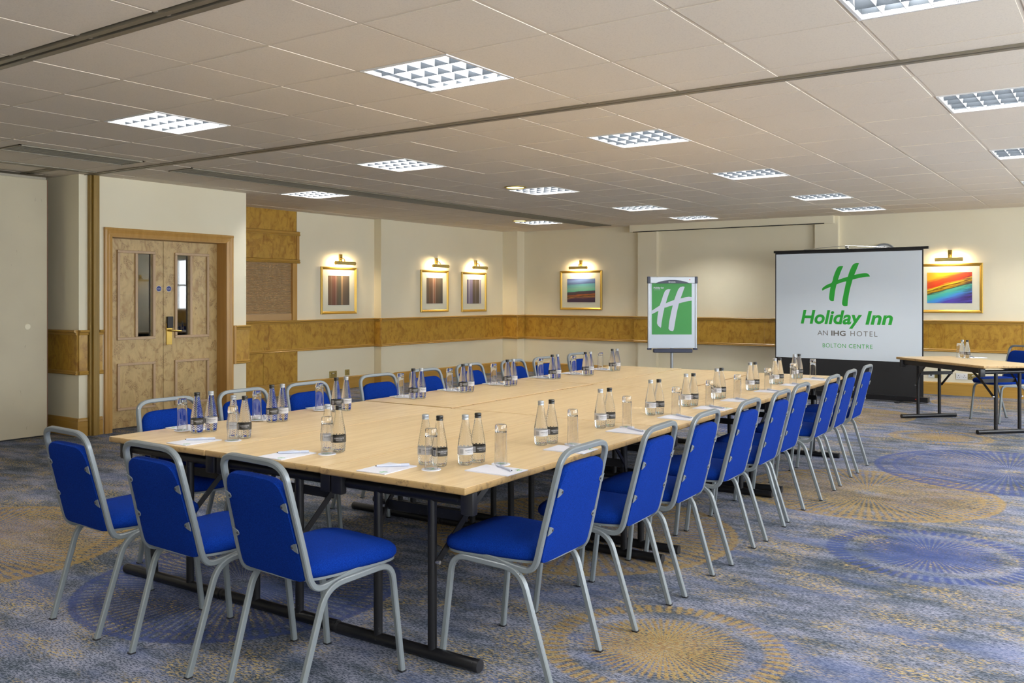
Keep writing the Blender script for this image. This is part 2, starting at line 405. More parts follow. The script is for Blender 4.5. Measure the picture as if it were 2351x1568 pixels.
def cell_rects(x0, x1, y0, y1):
    x0 = max(x0, -0.17); x1 = min(x1, XR); y0 = max(y0, YF); y1 = min(y1, 0.0)
    if x1-x0 < 0.05 or y1-y0 < 0.05: return []
    rs = [(x0+0.011, x1-0.011, y0+0.011, y1-0.011)]
    for T in (TR1, TR2):
        nr = []
        for a, b, c, d in rs:
            if c < T+0.05 and d > T-0.05:
                if T-0.055-c > 0.04: nr.append((a, b, c, T-0.055))
                if d-T-0.055 > 0.04: nr.append((a, b, T+0.055, d))
            else: nr.append((a, b, c, d))
        rs = nr
    out = []
    for a, b, c, d in rs:
        g = None
        for gy0, gy1 in ((-8.90,-0.42),(-10.53,-9.40)):
            if a < 2.0 < b+0.1 and a > 1.9 and c < gy1 and d > gy0: g = (gy0, gy1)
        if g:
            out.append((2.42, b, c, d))
            if g[0]-c > 0.03: out.append((a, 2.40, c, g[0]-0.01))
            if d-g[1] > 0.03: out.append((a, 2.40, g[1]+0.01, d))
        else: out.append((a, b, c, d))
    return out
for i in range(len(gx)-1):
    for j in range(len(gy)-1):
        cx, cy = (gx[i]+gx[i+1])/2, (gy[j]+gy[j+1])/2
        if any(abs(cx-a) < 0.1 and abs(cy-b) < 0.1 for a, b in lights): continue
        if cx < 1.1 and -9.9 < cy < -7.3 and cx < 0.5: pass
        for r in cell_rects(gx[i], gx[i+1], gy[j], gy[j+1]):
            c = Vector(((r[0]+r[1])/2, (r[2]+r[3])/2)) - camz
            dep = c.dot(fwd); lat = c.dot(rgt)
            vis = dep > 1.9 and abs(lat) < dep*0.5673+0.45 and dep > 3.4
            tiles.append((0 if vis else 1, dep if dep > 0 else 99, r))
tiles.sort(key=lambda t: (t[0], t[1]))
cache = {}; rest = bm_new(); nt = 0
for vis, dep, (a, b, c, d) in tiles:
    if vis == 0 and nt < 300:
        key = (round(b-a, 3), round(d-c, 3))
        if key not in cache:
            sx, sy = key[0]/2, key[1]/2; bm = box(bm_new(), -sx, sx, -sy, sy, 0, 0.014)
            cache[key] = mesh_of('ceiling_tile', bm, M['tile'])
        o = bpy.data.objects.new('ceiling_tile', cache[key]); COL.objects.link(o); o.parent = ceil
        o.location = ((a+b)/2, (c+d)/2, 2.6585+random.uniform(-0.0012, 0.0015)); nt += 1
    else: box(rest, a, b, c, d, 2.6585, 2.672)
o = obj('ceiling_tiles', rest, M['tile'], ceil); o['kind'] = 'stuff'
# lobby ceiling
obj('lobby_ceiling', box(bm_new(), -2.3, 0.88, -9.2, -7.3, 2.40, 2.44), M['white'], ceil)

# partition tracks in the ceiling
def track(name, p0, p1, label):
    t = thing(name, label, 'ceiling track', (0,0,0))
    (x0, y0), (x1, y1) = p0, p1
    if abs(y1-y0) < 1e-6:
        for s in (-1, 1): obj('rail', bbox(x0, x1, y0+s*0.030-0.019, y0+s*0.030+0.019, 2.652, 2.672, 0.002), M['track'], t)
        obj('lip', box(bm_new(), x0, x1, y0-0.0535, y0-0.0495, 2.648, 2.672), M['track'], t)
        obj('slot', box(bm_new(), x0, x1, y0-0.012, y0+0.012, 2.672, 2.68), M['trackdark'], t)
    else:
        for s in (-1, 1): obj('rail', bbox(x0+s*0.030-0.019, x0+s*0.030+0.019, y0, y1, 2.648, 2.658, 0.002), M['track'], t)
        obj('slot', box(bm_new(), x0-0.012, x0+0.012, y0, y1, 2.652, 2.66), M['trackdark'], t)
    return t
track('partition_track', (1.12, TR1), (XR, TR1), 'long partition track crossing the middle of the tiled ceiling')
track('partition_track', (1.45, TR2), (XR, TR2), 'partition track nearest the camera at the upper left ceiling')
track('partition_track', (1.33, -11.8), (1.33, -9.27), 'short partition track running towards the wooden post above the stored partition')
track('partition_track', (0.70, -9.62), (1.27, -9.62), 'small stacking track above the stored partition panel beside the recess')

# air grilles
def grille(y0, y1, label, n=9):
    t = thing('air_grille', label, 'air vent', (2.21, (y0+y1)/2, 2.655)); L = (y1-y0)/2
    fb = bm_new(); w = 0.18
    box(fb, -w, -w+0.018, -L, L, -0.004, 0.014); box(fb, w-0.018, w, -L, L, -0.004, 0.014)
    box(fb, -w, w, -L, -L+0.018, -0.003, 0.014); box(fb, -w, w, L-0.018, L, -0.003, 0.014)
    obj('frame', fb, M['track'], t)
    obj('backing', box(bm_new(), -w, w, -L, L, 0.02, 0.024), M['trackdark'], t)
    sl = None
    for i in range(n):
        x = -w+0.018+(i+0.5)*(2*w-0.036)/n
        if sl is None:
            b = bm_new(); obox(b, Matrix.Rotation(0.5, 4, 'Y'), 0.009, L-0.018, 0.0018); sl = mesh_of('slat', b, plain('slat_metal', (0.33,0.30,0.23), 0.45, 0.3))
        obj('slat', sl, None, t, loc=(x, 0, 0.004))
    return t
grille(-8.90, -0.42, 'very long slatted ceiling air grille running to the back wall')
grille(-10.53, -9.40, 'short slatted ceiling air grille above the stored partition panel')

# ------------------------------------------------------------------ louvred ceiling lights
def ceiling_light():
    t = thing('ceiling_light', '', 'ceiling light')
    W = 0.298
    fb = bm_new()
    for s in (-1, 1):
        box(fb, s*W-0.008, s*W+0.008, -W-0.008, W+0.008, -0.002, 0.02); box(fb, -W+0.008, W-0.008, s*W-0.008, s*W+0.008, -0.002, 0.02)
    obj('frame', fb, M['white'], t)
    hb = bm_new()
    for s in (-1, 1):
        box(hb, s*(W-0.006)-0.002, s*(W-0.006)+0.002, -W+0.008, W-0.008, 0.001, 0.085); box(hb, -W+0.008, W-0.008, s*(W-0.006)-0.002, s*(W-0.006)+0.002, 0.001, 0.085)
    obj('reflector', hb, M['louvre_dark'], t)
    obj('housing', box(bm_new(), -W, W, -W, W, 0.088, 0.095), M['housing'], t)
    for i in range(4):
        b = bm_new(); cyl(b, (-W+0.014, -W+(i+0.5)*2*W/4, 0.070), (W-0.014, -W+(i+0.5)*2*W/4, 0.068), 0.013, 8); obj('tube', b, M['lamp'], t)
    def blade(L, ax):
        b = bm_new(); pts = [(-0.0012,0.002),(0.0012,0.002),(0.0042,0.024),(0.0095,0.050),(-0.0095,0.050),(-0.0042,0.024)]
        if ax == 0: prism(b, pts, lambda u, v, w: (w-L, u, v), 2*L)
        else: prism(b, pts, lambda u, v, w: (u, w-L, v), 2*L)
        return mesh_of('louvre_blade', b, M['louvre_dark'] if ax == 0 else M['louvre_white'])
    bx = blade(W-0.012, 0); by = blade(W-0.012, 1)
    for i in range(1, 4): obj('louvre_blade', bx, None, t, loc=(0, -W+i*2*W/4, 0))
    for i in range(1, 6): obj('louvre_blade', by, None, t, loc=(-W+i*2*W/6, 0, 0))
    return t
cl = ceiling_light(); cl_tree = make_tree(cl)
colname = {1.675: 'above the hatch and pictures side', 4.175: 'above the left chairs', 6.675: 'above the long table', 9.175: 'right of the long table', 11.675: 'near the right wall'}
rowname = {-15.38: 'behind the camera', -12.88: 'before the near ceiling track', -10.38: 'between the two tracks', -7.88: 'first row beyond the middle track',
           -6.63: 'left of the long air grille', -5.38: 'second row beyond the middle track', -2.88: 'third row beyond the middle track', -1.63: 'in the far left corner', -1.005: 'in the last row'}
for i, (x, y) in enumerate(lights):
    lab = 'square louvred ceiling light %s %s' % (rowname[y], colname[x])
    if i == 0: cl.location = (x, y, 2.657); cl['label'] = lab; cl['group'] = 'louvred ceiling lights'
    else: dup(cl_tree, (x, y, 2.657), 0, lab, 'louvred ceiling lights')

# small amber downlights
for x, y, lab in ((4.1,-5.86,'small amber downlight beside a louvred light above the left chairs'), (1.62,-2.12,'small amber downlight beside the far left corner ceiling light')):
    t = thing('downlight', lab, 'ceiling light', (x, y, 2.656), 0)
    b = bm_new(); lathe(b, [(0.11,-0.006),(0.13,0.0),(0.13,0.01),(0.10,0.012),(0.10,-0.004)], 24, cap0=False, cap1=False); obj('bezel', b, M['brass_dull'], t, True)
    b = bm_new(); lathe(b, [(0.10,0.002),(0.10,0.008)], 24); obj('lens', b, M['amber'], t)

# ------------------------------------------------------------------ walls
LB = 0.184   # baseboard height
def dado_profile(t):    # (out, z) outlines for the three bands
    return {'top': [(0,1.026),(0.028,1.026),(0.034,1.036),(0.030,1.046),(0.048,1.056),(0.052,1.068),(0.046,1.077),(0,1.077)],
            'bot': [(0,0.622),(0.030,0.622),(0.038,0.632),(0.028,0.642),(0.034,0.652),(0.026,0.664),(0,0.664)],
            'base': [(0,0),(0.022,0),(0.022,0.146),(0.019,0.148),(0.019,0.152),(0.022,0.154),(0.020,0.172),(0.012,0.184),(0,0.184)]}[t]
def band(parent, name, kind, axis, at, a0, a1, out, mat):
    """axis 'x': wall plane X=at, runs along Y, faces out (+1/-1 in X); axis 'y' likewise"""
    b = bm_new(); pr = dado_profile(kind)
    if axis == 'x': prism(b, pr, lambda u, v, w: (at+out*u, a0+w, v), a1-a0)
    else: prism(b, pr, lambda u, v, w: (a0+w, at+out*u, v), a1-a0)
    return obj(name, b, mat, parent)
def dado(parent, axis, at, a0, a1, out, joints=()):
    mt = M['honey'] if axis == 'x' else M['honeyx']
    band(parent, 'dado_rail', 'top', axis, at, a0, a1, out, mt); band(parent, 'lower_rail', 'bot', axis, at, a0, a1, out, mt)
    js = [a0]+list(joints)+[a1]
    for p, q in zip(js, js[1:]):
        lo, hi = sorted((at, at+out*0.020))
        if axis == 'x': b = bbox(lo, hi, p+0.001, q-0.001, 0.655, 1.035, 0.002)
        else: b = bbox(p+0.001, q-0.001, lo, hi, 0.655, 1.035, 0.002)
        obj('dado_panel', b, M['burl'], parent)
# left wall
wl = thing('wall_left', 'cream left wall with burl wood dado band and three pictures', 'wall', (0,0,0), 0, None, 'structure')
W = M['wall']
obj('wall_section', box(bm_new(), -0.30, -0.17, -7.28, -3.64, 0, 2.80), W, wl)
obj('wall_section', box(bm_new(), -0.30, -0.05, -3.33, 0, 0, 2.80), W, wl)
obj('pilaster', box(bm_new(), -0.30, -0.02, -3.64, -3.33, 0, 2.80), W, wl)
obj('corner_pillar', box(bm_new(), -0.05, 0.29, -0.24, 0, 0, 2.80), W, wl)
obj('wall_section', box(bm_new(), -0.1, 0, YF, -9.29, 0, 2.80), W, wl)
dado(wl, 'x', -0.17, -7.20, -3.64, 1, (-6.33, -5.80))
dado(wl, 'y', -3.64, -0.17, -0.02, -1); dado(wl, 'x', -0.02, -3.66, -3.33, 1); dado(wl, 'x', -0.05, -3.33, -0.24, 1, (-1.9,))
dado(wl, 'y', -0.24, -0.05, 0.31, -1); dado(wl, 'x', 0.29, -0.26, -0.02, 1)
bl = thing('baseboard_left', 'honey wood baseboard along the left wall', 'baseboard', (0,0,0), 0, None, 'structure')
for ax, at, a0, a1, o_ in (('x',-0.17,-7.20,-3.64,1),('y',-3.64,-0.17,-0.0,-1),('x',-0.02,-3.66,-3.33,1),('x',-0.05,-3.33,-0.24,1),('y',-0.24,-0.05,0.31,-1),('x',0.29,-0.26,-0.02,1)):
    band(bl, 'baseboard_length', 'base', ax, at, a0, a1, o_, M['honey'] if ax == 'x' else M['honeyx'])
# burl panelling around the hatch
for y0, y1, z0, z1 in ((-7.2,-5.29,2.36,2.655),(-7.2,-5.29,1.955,2.305)): obj('burl_panel', bbox(-0.17,-0.150,y0,y1,z0,z1,0.002), M['burl'], wl)
for y0, y1 in ((-7.2,-5.90),(-5.897,-5.27)): obj('burl_panel', bbox(-0.17,-0.150,y0,y1,0.18,0.63,0.002), M['burl'], wl)
obj('edge_strip', bbox(-0.17,-0.145,-5.285,-5.25,2.36,2.655,0.002), M['wall'], wl)
for z0, z1 in ((2.30,2.365),(1.90,1.96)):
    b = bm_new(); prism(b, [(0,z0),(0.045,z0),(0.055,z0+0.015),(0.04,z0+0.03),(0.05,z1-0.01),(0.03,z1),(0,z1)], lambda u, v, w: (-0.17+u, -7.2+w, v), 1.955); obj('moulding', b, M['honey'], wl)
obj('moulding', bbox(-0.17,-0.13,-5.295,-5.248,1.9,2.365,0.004), M['frame_wood'], wl)
# serving hatch
sh = thing('serving_hatch', 'closed wooden roller shutter hatch beside the double doors', 'shutter', (-0.17,-6.2,1.08))
sb = bm_new()
for i in range(44):
    z = 0.095+i*0.0168; prism(sb, [(0.004,z),(0.016,z+0.003),(0.017,z+0.010),(0.004,z+0.0155)], lambda u, v, w: (u, -1.0+w, v), 1.82)
o = obj('slats', sb, M['shutter'], sh); o['kind'] = 'stuff'
obj('bottom_rail', bbox(0.002,0.022,-1.0,0.82,0.0,0.093,0.002), M['shutter'], sh)
obj('side_guide', bbox(0.0,0.05,0.815,0.90,-0.003,0.82,0.004), M['frame_wood'], sh)
obj('sill_gap', box(bm_new(),0.0,0.006,-1.0,0.82,-0.004,0.002), M['void'], sh)
# door wall
wd = thing('wall_door', 'cream wall section holding the double doors', 'wall', (0,0,0), 0, None, 'structure')
DX = 1.12
obj('wall_section', box(bm_new(), DX-0.22, DX, -9.10, -8.99, 0, 2.80), W, wd)
obj('wall_section', box(bm_new(), DX-0.22, DX, -8.99, -7.50, 2.08, 2.80), W, wd)
obj('wall_section', box(bm_new(), DX-0.22, DX, -7.50, -7.22, 0, 2.80), W, wd)
obj('wall_section', box(bm_new(), -0.17, DX-0.22, -7.36, -7.22, 0, 2.80), W, wd)
obj('wall_section', box(bm_new(), 0, 1.10, -9.29, -9.10, 0, 2.80), W, wd)
dado(wd, 'x', DX, -9.10, -9.055, 1); dado(wd, 'x', DX, -7.395, -7.185, 1); dado(wd, 'y', -7.22, 0.95, DX+0.02, 1)
obj('end_moulding', bbox(DX,DX+0.045,-7.425,-7.392,0.622,1.077,0.006,2), M['frame_wood'], wd)
dado(wd, 'y', -9.29, 0, 1.10, -1); dado(wd, 'x', 1.10, -9.30, -9.205, 1)
bd = thing('baseboard_door', 'honey wood baseboard around the door wall and recess', 'baseboard', (0,0,0), 0, None, 'structure')
for ax, at, a0, a1, o_ in (('y',-9.29,0,1.12,-1),('x',1.10,-9.31,-9.205,1),('x',DX,-9.10,-9.055,1),('x',DX,-7.41,-7.20,1),('y',-7.22,0,DX+0.02,1)):
    band(bd, 'baseboard_length', 'base', ax, at, a0, a1, o_, M['honey'] if ax == 'x' else M['honeyx'])
ps = thing('trim_1', 'tall weathered wooden jamb post beside the double doors', 'post', (1.10,-9.15,0), 0, None, 'structure')
for i, (x, y0, y1) in enumerate(((0.045,-0.05,-0.025),(0.075,-0.025,0.015),(0.06,0.018,0.048))): obj('post_board', bbox(0, x, y0, y1, 0, 2.655, 0.003), M['post'], ps)

# double doors
dr = thing('door_1', 'pale burl double doors with narrow vision panels in a honey wood frame', 'door', (DX,-8.231,0), 0, None, 'structure')
Y0d, Y1d, ZT = -0.745, 0.745, 2.08
fr = [(0,0),(0.03,0),(0.034,0.02),(0.02,0.045),(0.026,0.055),(0.018,0.088),(0,0.088)]
for s in (-1, 1):
    b = bm_new(); prism(b, fr, lambda u, v, w: (u, s*(0.805-v), w), 2.125); obj('frame_side', b, M['frame_wood'], dr)
    obj('jamb', bbox(-0.215, 0.004, min(s*0.745, s*0.715), max(s*0.745, s*0.715), 0, 2.05, 0.002), M['frame_wood'], dr)
b = bm_new(); prism(b, fr, lambda u, v, w: (u+0.001, -0.8065+w, 2.135-v), 1.613); obj('frame_head', b, M['frame_wood'], dr)
obj('jamb_head', bbox(-0.215, 0.004, -0.745, 0.745, 2.04, 2.07, 0.002), M['frame_wood'], dr)
LX = -0.205
def leaf(y0, y1, gy0, gy1, hinge):
    """one leaf from y0 to y1 with glass gy0..gy1"""
    z0, z1, gz0, gz1 = 0.012, 2.036, 0.98, 1.885
    b = bm_new()
    box(b, LX, LX+0.045, y0, y1, z0, gz0); box(b, LX, LX+0.045, y0, y1, gz1, z1)
    box(b, LX, LX+0.045, y0, gy0, gz0, gz1); box(b, LX, LX+0.045, gy1, y1, gz0, gz1)
    lf = obj('door_leaf', b, M['burl_door'], dr)
    obj('vision_glass', box(bm_new(), LX+0.02, LX+0.024, gy0, gy1, gz0, gz1), M['pane'], lf)
    a, c = (-0.560, -0.108) if hinge < 0 else (0.139, 0.593)
    X = LX+0.045
    def mould(p0, p1, q0, q1): obj('moulding', bbox(X, X+0.022, p0, p1, q0, q1, 0.005, 2), M['pale'], lf)
    mould(a, c, gz1, gz1+0.03); mould(a, c, gz0-0.03, gz0)
    mould(a, a+0.028 if hinge < 0 else gy0, gz0, gz1); mould(c-0.028 if hinge > 0 else gy1, c, gz0, gz1)
    if hinge < 0: mould(gy0-0.03, gy0, gz0, gz1)
    else: mould(gy1, gy1+0.03, gz0, gz1)
    for q0, q1 in ((0.675, 0.702), (0.196, 0.224)): mould(a, c, q0, q1)
    mould(a, a+0.028, 0.224, 0.675); mould(c-0.028, c, 0.224, 0.675)
    return lf
l1 = leaf(-0.713, -0.003, -0.322, -0.140, -1); l2 = leaf(0.003, 0.713, 0.168, 0.335, 1)
ym = 0.0
for y, lf in ((-0.057, l1), (0.069, l2)):
    b = bm_new(); lathe(b, [(0.030,0),(0.030,0.003)], 24); sg = obj('fire_sign', b, M['blue'], lf); sg.rotation_euler = (0, PI/2, 0); sg.location = (LX+0.045, y, 1.505)
    b = bm_new(); lathe(b, [(0.033,0),(0.033,0.0018)], 24); sr = obj('sign_rim', b, M['white'], lf); sr.rotation_euler = (0, PI/2, 0); sr.location = (LX+0.045, y, 1.505)
    for k, tx in enumerate(('Fire door', 'keep shut')):
        tobj('sign_text', fit_text(text_mesh(tx), y-0.021, y+0.021, 1.506-0.010*k, 1.513-0.010*k, lambda u, w, q: (LX+0.0487, u, w)), M['white'], lf)
lk = obj('lock_plate', bbox(LX+0.045, LX+0.058, 0.034, 0.106, 0.878, 1.12, 0.003), M['brass'], l2)
lr = obj('card_reader', bbox(LX+0.045, LX+0.078, 0.036, 0.108, 1.065, 1.195, 0.006, 2), M['rubber'], l2)
b = bm_new(); sweep(b, rounded([(LX+0.058,0.060,1.040),(LX+0.105,0.060,1.040),(LX+0.108,0.190,1.028)], 0.03), circ(0.010, 10)); obj('lever_handle', b, M['brass'], l2, True)

# lobby beyond the doors
lo = thing('wall_lobby', 'dim lobby walls behind the door glass', 'wall', (0,0,0), 0, None, 'structure')
obj('wall_section', box(bm_new(), -2.3, -2.2, -9.3, -4.9, 0, 2.45), W, lo)
obj('wall_section', box(bm_new(), -2.3, -0.3, -5.0, -4.9, 0, 2.45), W, lo); obj('wall_section', box(bm_new(), -2.3, 0, -9.4, -9.3, 0, 2.45), W, lo)

# back wall
wb_ = thing('wall_back', 'cream back wall with pilasters and burl wood dado band', 'wall', (0,0,0), 0, None, 'structure')
obj('wall_section', box(bm_new(), -0.3, 2.74, 0, 0.12, 0, 2.80), W, wb_)
obj('wall_section', box(bm_new(), 3.10, 5.79, -0.03, 0.12, 0, 2.80), W, wb_)
obj('wall_section', box(bm_new(), 6.14, 11.1, 0, 0.12, 0, 2.80), W, wb_); obj('wall_section', box(bm_new(), 12.5, XR, 0, 0.12, 0, 2.80), W, wb_)
obj('wall_section', box(bm_new(), 11.1, 12.5, 0, 0.12, 0, 1.08), W, wb_); obj('wall_section', box(bm_new(), 11.1, 12.5, 0, 0.12, 2.4, 2.80), W, wb_)
w1 = thing('window_1', 'white sash window at the right end of the back wall, mirrored in the door glass', 'window', (11.8,0.05,1.08), 0, None, 'structure')
fb = bm_new()
for a in (-0.7,-0.02,0.66): box(fb, a, a+0.04, -0.03, 0.03, 0, 1.32)
for z in (0,0.62,1.28): box(fb, -0.66, 0.66, -0.02, 0.02, z, z+0.04)
obj('frame', fb, M['white'], w1)
obj('pilaster', box(bm_new(), 2.74, 3.10, -0.10, 0.12, 0, 2.80), W, wb_); obj('pilaster', box(bm_new(), 5.79, 6.14, -0.10, 0.12, 0, 2.80), W, wb_)
dado(wb_, 'y', 0, 0.29, 2.70, -1, (1.5,)); dado(wb_, 'y', -0.10, 2.68, 6.18, -1, (3.9, 5.0)); dado(wb_, 'y', 0, 6.16, XR, -1, (7.4, 8.6, 9.9))
obj('dado_backing', box(bm_new(), 2.70, 6.16, -0.10, 0, 0.63, 1.07), M['honeyx'], wb_)
bb = thing('baseboard_back', 'honey wood baseboard along the back wall', 'baseboard', (0,0,0), 0, None, 'structure')
for at, a0, a1 in ((0,0.29,2.74),(0,6.14,XR)): band(bb, 'baseboard_length', 'base', 'y', at, a0, a1, -1, M['honeyx'])
t = thing('screen_housing', 'long cream box under the ceiling hiding a pull-down screen', 'screen housing', (4.37,-0.16,2.54))
obj('case', bbox(-1.73,1.73,-0.06,0.055,0,0.12,0.002), W, t); obj('slot', box(bm_new(),-1.66,1.6,-0.064,-0.03,-0.003,0.008), M['void'], t)
obj('end_lip', bbox(1.60,1.73,-0.066,-0.04,-0.006,0.012,0.002), M['wall'], t)

# right wall with windows, front wall
wr = thing('wall_right', 'cream right wall with three windows, outside the picture', 'wall', (0,0,0), 0, None, 'structure')
wins = [(-16.3,-12.5),(-11.3,-7.5),(-6.3,-2.5)]
ys = [YF]+[v for w in wins for v in w]+[0.1]
for i in range(0, len(ys), 2): obj('wall_section', box(bm_new(), XR, XR+0.15, ys[i], ys[i+1], 0, 2.80), W, wr)
for a, b_ in wins:
    obj('wall_section', box(bm_new(), XR, XR+0.15, a, b_, 0, 0.9), W, wr); obj('wall_section', box(bm_new(), XR, XR+0.15, a, b_, 2.45, 2.80), W, wr)
for i, (a, b_) in enumerate(wins):
    t = thing('window_%d' % (i+2), 'white framed window in the right wall, outside the picture, number %s from the back' % ('three','two','one')[i], 'window', (XR+0.05,(a+b_)/2,0.9), 0, None, 'structure')
    fb = bm_new(); h = (b_-a)/2
    for y in (-h, -0.02, h-0.05): box(fb, 0, 0.06, y, y+0.05, 0, 1.55)
    for z in (0, 1.5): box(fb, 0, 0.06, -h+0.05, h-0.05, z, z+0.05)
    obj('frame', fb, M['white'], t)
struct('wall_front', box(bm_new(), -0.1, XR+0.15, YF-0.12, YF, 0, 2.80), W, 'plain cream wall behind the camera', 'wall')
def portal(loc, rot, sx, sy):
    ld = bpy.data.lights.new('window_portal', 'AREA'); ld.shape = 'RECTANGLE'; ld.size = sx; ld.size_y = sy
    ld.cycles.is_portal = True
    o = bpy.data.objects.new('window_portal', ld); COL.objects.link(o); o.location = loc; o.rotation_euler = rot
for a, b_ in wins: portal((XR+0.12, (a+b_)/2, 1.675), (0, PI/2, 0), 1.55, b_-a)
portal((11.8, 0.1, 1.74), (-PI/2, 0, 0), 1.4, 1.3)

# stored folding partition
t = thing('folding_partition', 'stored cream folding partition panel at the left edge', 'partition', (0.80,-9.45,0))
b = bm_new(); box(b, -0.09, 0, -3.4, 0, 0.012, 2.60); bevel(b, 0.004, 1)
mk = NT('partition_vinyl', 0.65, spec=0.3); p = mk.pos()
sc_ = mk.smooth(mk.noise(mk.mapv(p, (1,1,0.3)), 22, 4, 0.7), 0.66, 0.72)
mk.col(mk.mix(mk.math('MULTIPLY', sc_, 0.35), mk.mix(mk.smooth(mk.noise(p, 1.3, 3), 0.35, 0.7), (0.62,0.56,0.41), (0.56,0.50,0.37)), (0.30,0.24,0.16)))
obj('panel', b, mk.m, t)
obj('edge_strip', bbox(-0.085,0.002,-0.006,0.003,0.012,2.60,0.001), plain('worn_edge', (0.24,0.13,0.08), 0.7), t)
obj('top_seal', box(bm_new(), -0.08, -0.01, -3.4, -0.01, 2.60, 2.625), M['track'], t)
obj('floor_seal', box(bm_new(), -0.07, -0.01, -3.4, -0.02, 0.0, 0.012), M['rubber'], t)
b = bm_new(); lathe(b, [(0.030,0),(0.030,0.003),(0.024,0.006)], 20); o = obj('key_cover', b, M['wall'], t); o.rotation_euler = (0, PI/2, 0); o.location = (0.0,-0.20,1.115)

# ------------------------------------------------------------------ pictures and picture lights
def art_mat(kind):
    k = NT('print_'+kind, 0.22); p = k.coord('Object'); x, y, z = k.sep(p)[:3]
    # local x = across (-0.5..0.5 of the print), z = up; objects are scaled unit panels so both run -0.5..0.5
    u = k.math('ADD', x, 0.5); v = k.math('ADD', z, 0.5)
    if kind in ('brown', 'umber', 'violet'):
        n = k.noise(k.mapv(p, (26,1,0.25)), 1.0, 3, 0.7)
        S = {'brown': [(0,(0.13,0.07,0.045)),(0.13,(0.17,0.09,0.055)),(0.15,(0.24,0.17,0.12)),(0.17,(0.18,0.075,0.055)),(0.33,(0.16,0.045,0.04)),(0.36,(0.34,0.22,0.18)),(0.40,(0.12,0.07,0.045)),(0.5,(0.07,0.075,0.06)),(0.6,(0.09,0.085,0.065)),(0.645,(0.48,0.31,0.17)),(0.70,(0.13,0.09,0.065)),(1,(0.085,0.078,0.065))],
             'umber': [(0,(0.14,0.09,0.07)),(0.12,(0.08,0.07,0.06)),(0.14,(0.17,0.09,0.055)),(0.3,(0.12,0.07,0.05)),(0.385,(0.20,0.11,0.08)),(0.405,(0.62,0.5,0.45)),(0.43,(0.28,0.12,0.075)),(0.5,(0.26,0.10,0.06)),(0.53,(0.40,0.26,0.22)),(0.57,(0.10,0.06,0.045)),(0.8,(0.08,0.07,0.055)),(1,(0.045,0.045,0.05))],
             'violet': [(0,(0.10,0.08,0.2)),(0.10,(0.13,0.12,0.26)),(0.145,(0.62,0.66,0.8)),(0.17,(0.20,0.20,0.42)),(0.38,(0.17,0.16,0.34)),(0.42,(0.06,0.05,0.05)),(0.6,(0.08,0.065,0.06)),(0.63,(0.16,0.15,0.22)),(0.66,(0.07,0.055,0.05)),(0.85,(0.065,0.055,0.05)),(0.885,(0.48,0.52,0.7)),(1,(0.15,0.13,0.33))]}[kind]
        c = k.mix(0.35, k.ramp(k.math('ADD', u, k.math('MULTIPLY', k.math('SUBTRACT', n, 0.5), 0.04)), S), (0.13,0.115,0.10))  # flat grey stands in for the reflection on the picture glass
    elif kind == 'sea':
        n = k.noise(k.mapv(p, (1.6,1,16)), 1.0, 4, 0.65)
        f = k.math('ADD', v, k.math('MULTIPLY', k.math('SUBTRACT', n, 0.5), 0.22))
        f = k.math('SUBTRACT', f, k.math('MULTIPLY', k.math('SUBTRACT', u, 0.4), 0.08))
        c = k.ramp(f, [(0,(0.04,0.02,0.05)),(0.16,(0.055,0.03,0.07)),(0.20,(0.30,0.13,0.04)),(0.23,(0.05,0.04,0.03)),(0.29,(0.34,0.10,0.03)),(0.33,(0.05,0.03,0.045)),(0.44,(0.05,0.045,0.09)),(0.47,(0.10,0.42,0.33)),(0.56,(0.16,0.38,0.36)),(0.72,(0.09,0.30,0.42)),(0.80,(0.055,0.09,0.26)),(0.92,(0.12,0.22,0.52)),(1,(0.07,0.10,0.36))])
    else:
        q = k.mapv(p, (1,1,1), rot=(0,0.30,0)); n = k.noise(k.mapv(q, (2.0,1,15)), 1.0, 4, 0.6)
        f = k.math('ADD', k.math('SUBTRACT', v, k.math('MULTIPLY', k.math('SUBTRACT', u, 0.3), 0.42)), k.math('MULTIPLY', k.math('SUBTRACT', n, 0.5), 0.26))
        c = k.ramp(f, [(0,(0.10,0.08,0.5)),(0.10,(0.08,0.28,0.8)),(0.22,(0.06,0.45,0.55)),(0.33,(0.12,0.5,0.35)),(0.40,(0.04,0.015,0.02)),(0.44,(0.55,0.35,0.03)),(0.48,(0.10,0.02,0.01)),(0.52,(0.75,0.66,0.04)),(0.60,(0.62,0.06,0.03)),(0.78,(0.58,0.10,0.03)),(0.9,(0.72,0.40,0.03)),(1,(0.72,0.36,0.04))])
        dk = k.smooth(u, 0.45, 1.05); nn = k.smooth(n, 0.35, 0.62)
        c = k.mix(k.math('MULTIPLY', k.math('MULTIPLY', dk, nn), 0.9), c, (0.045,0.03,0.06))
    k.col(c); return k.m
unit_panel = None
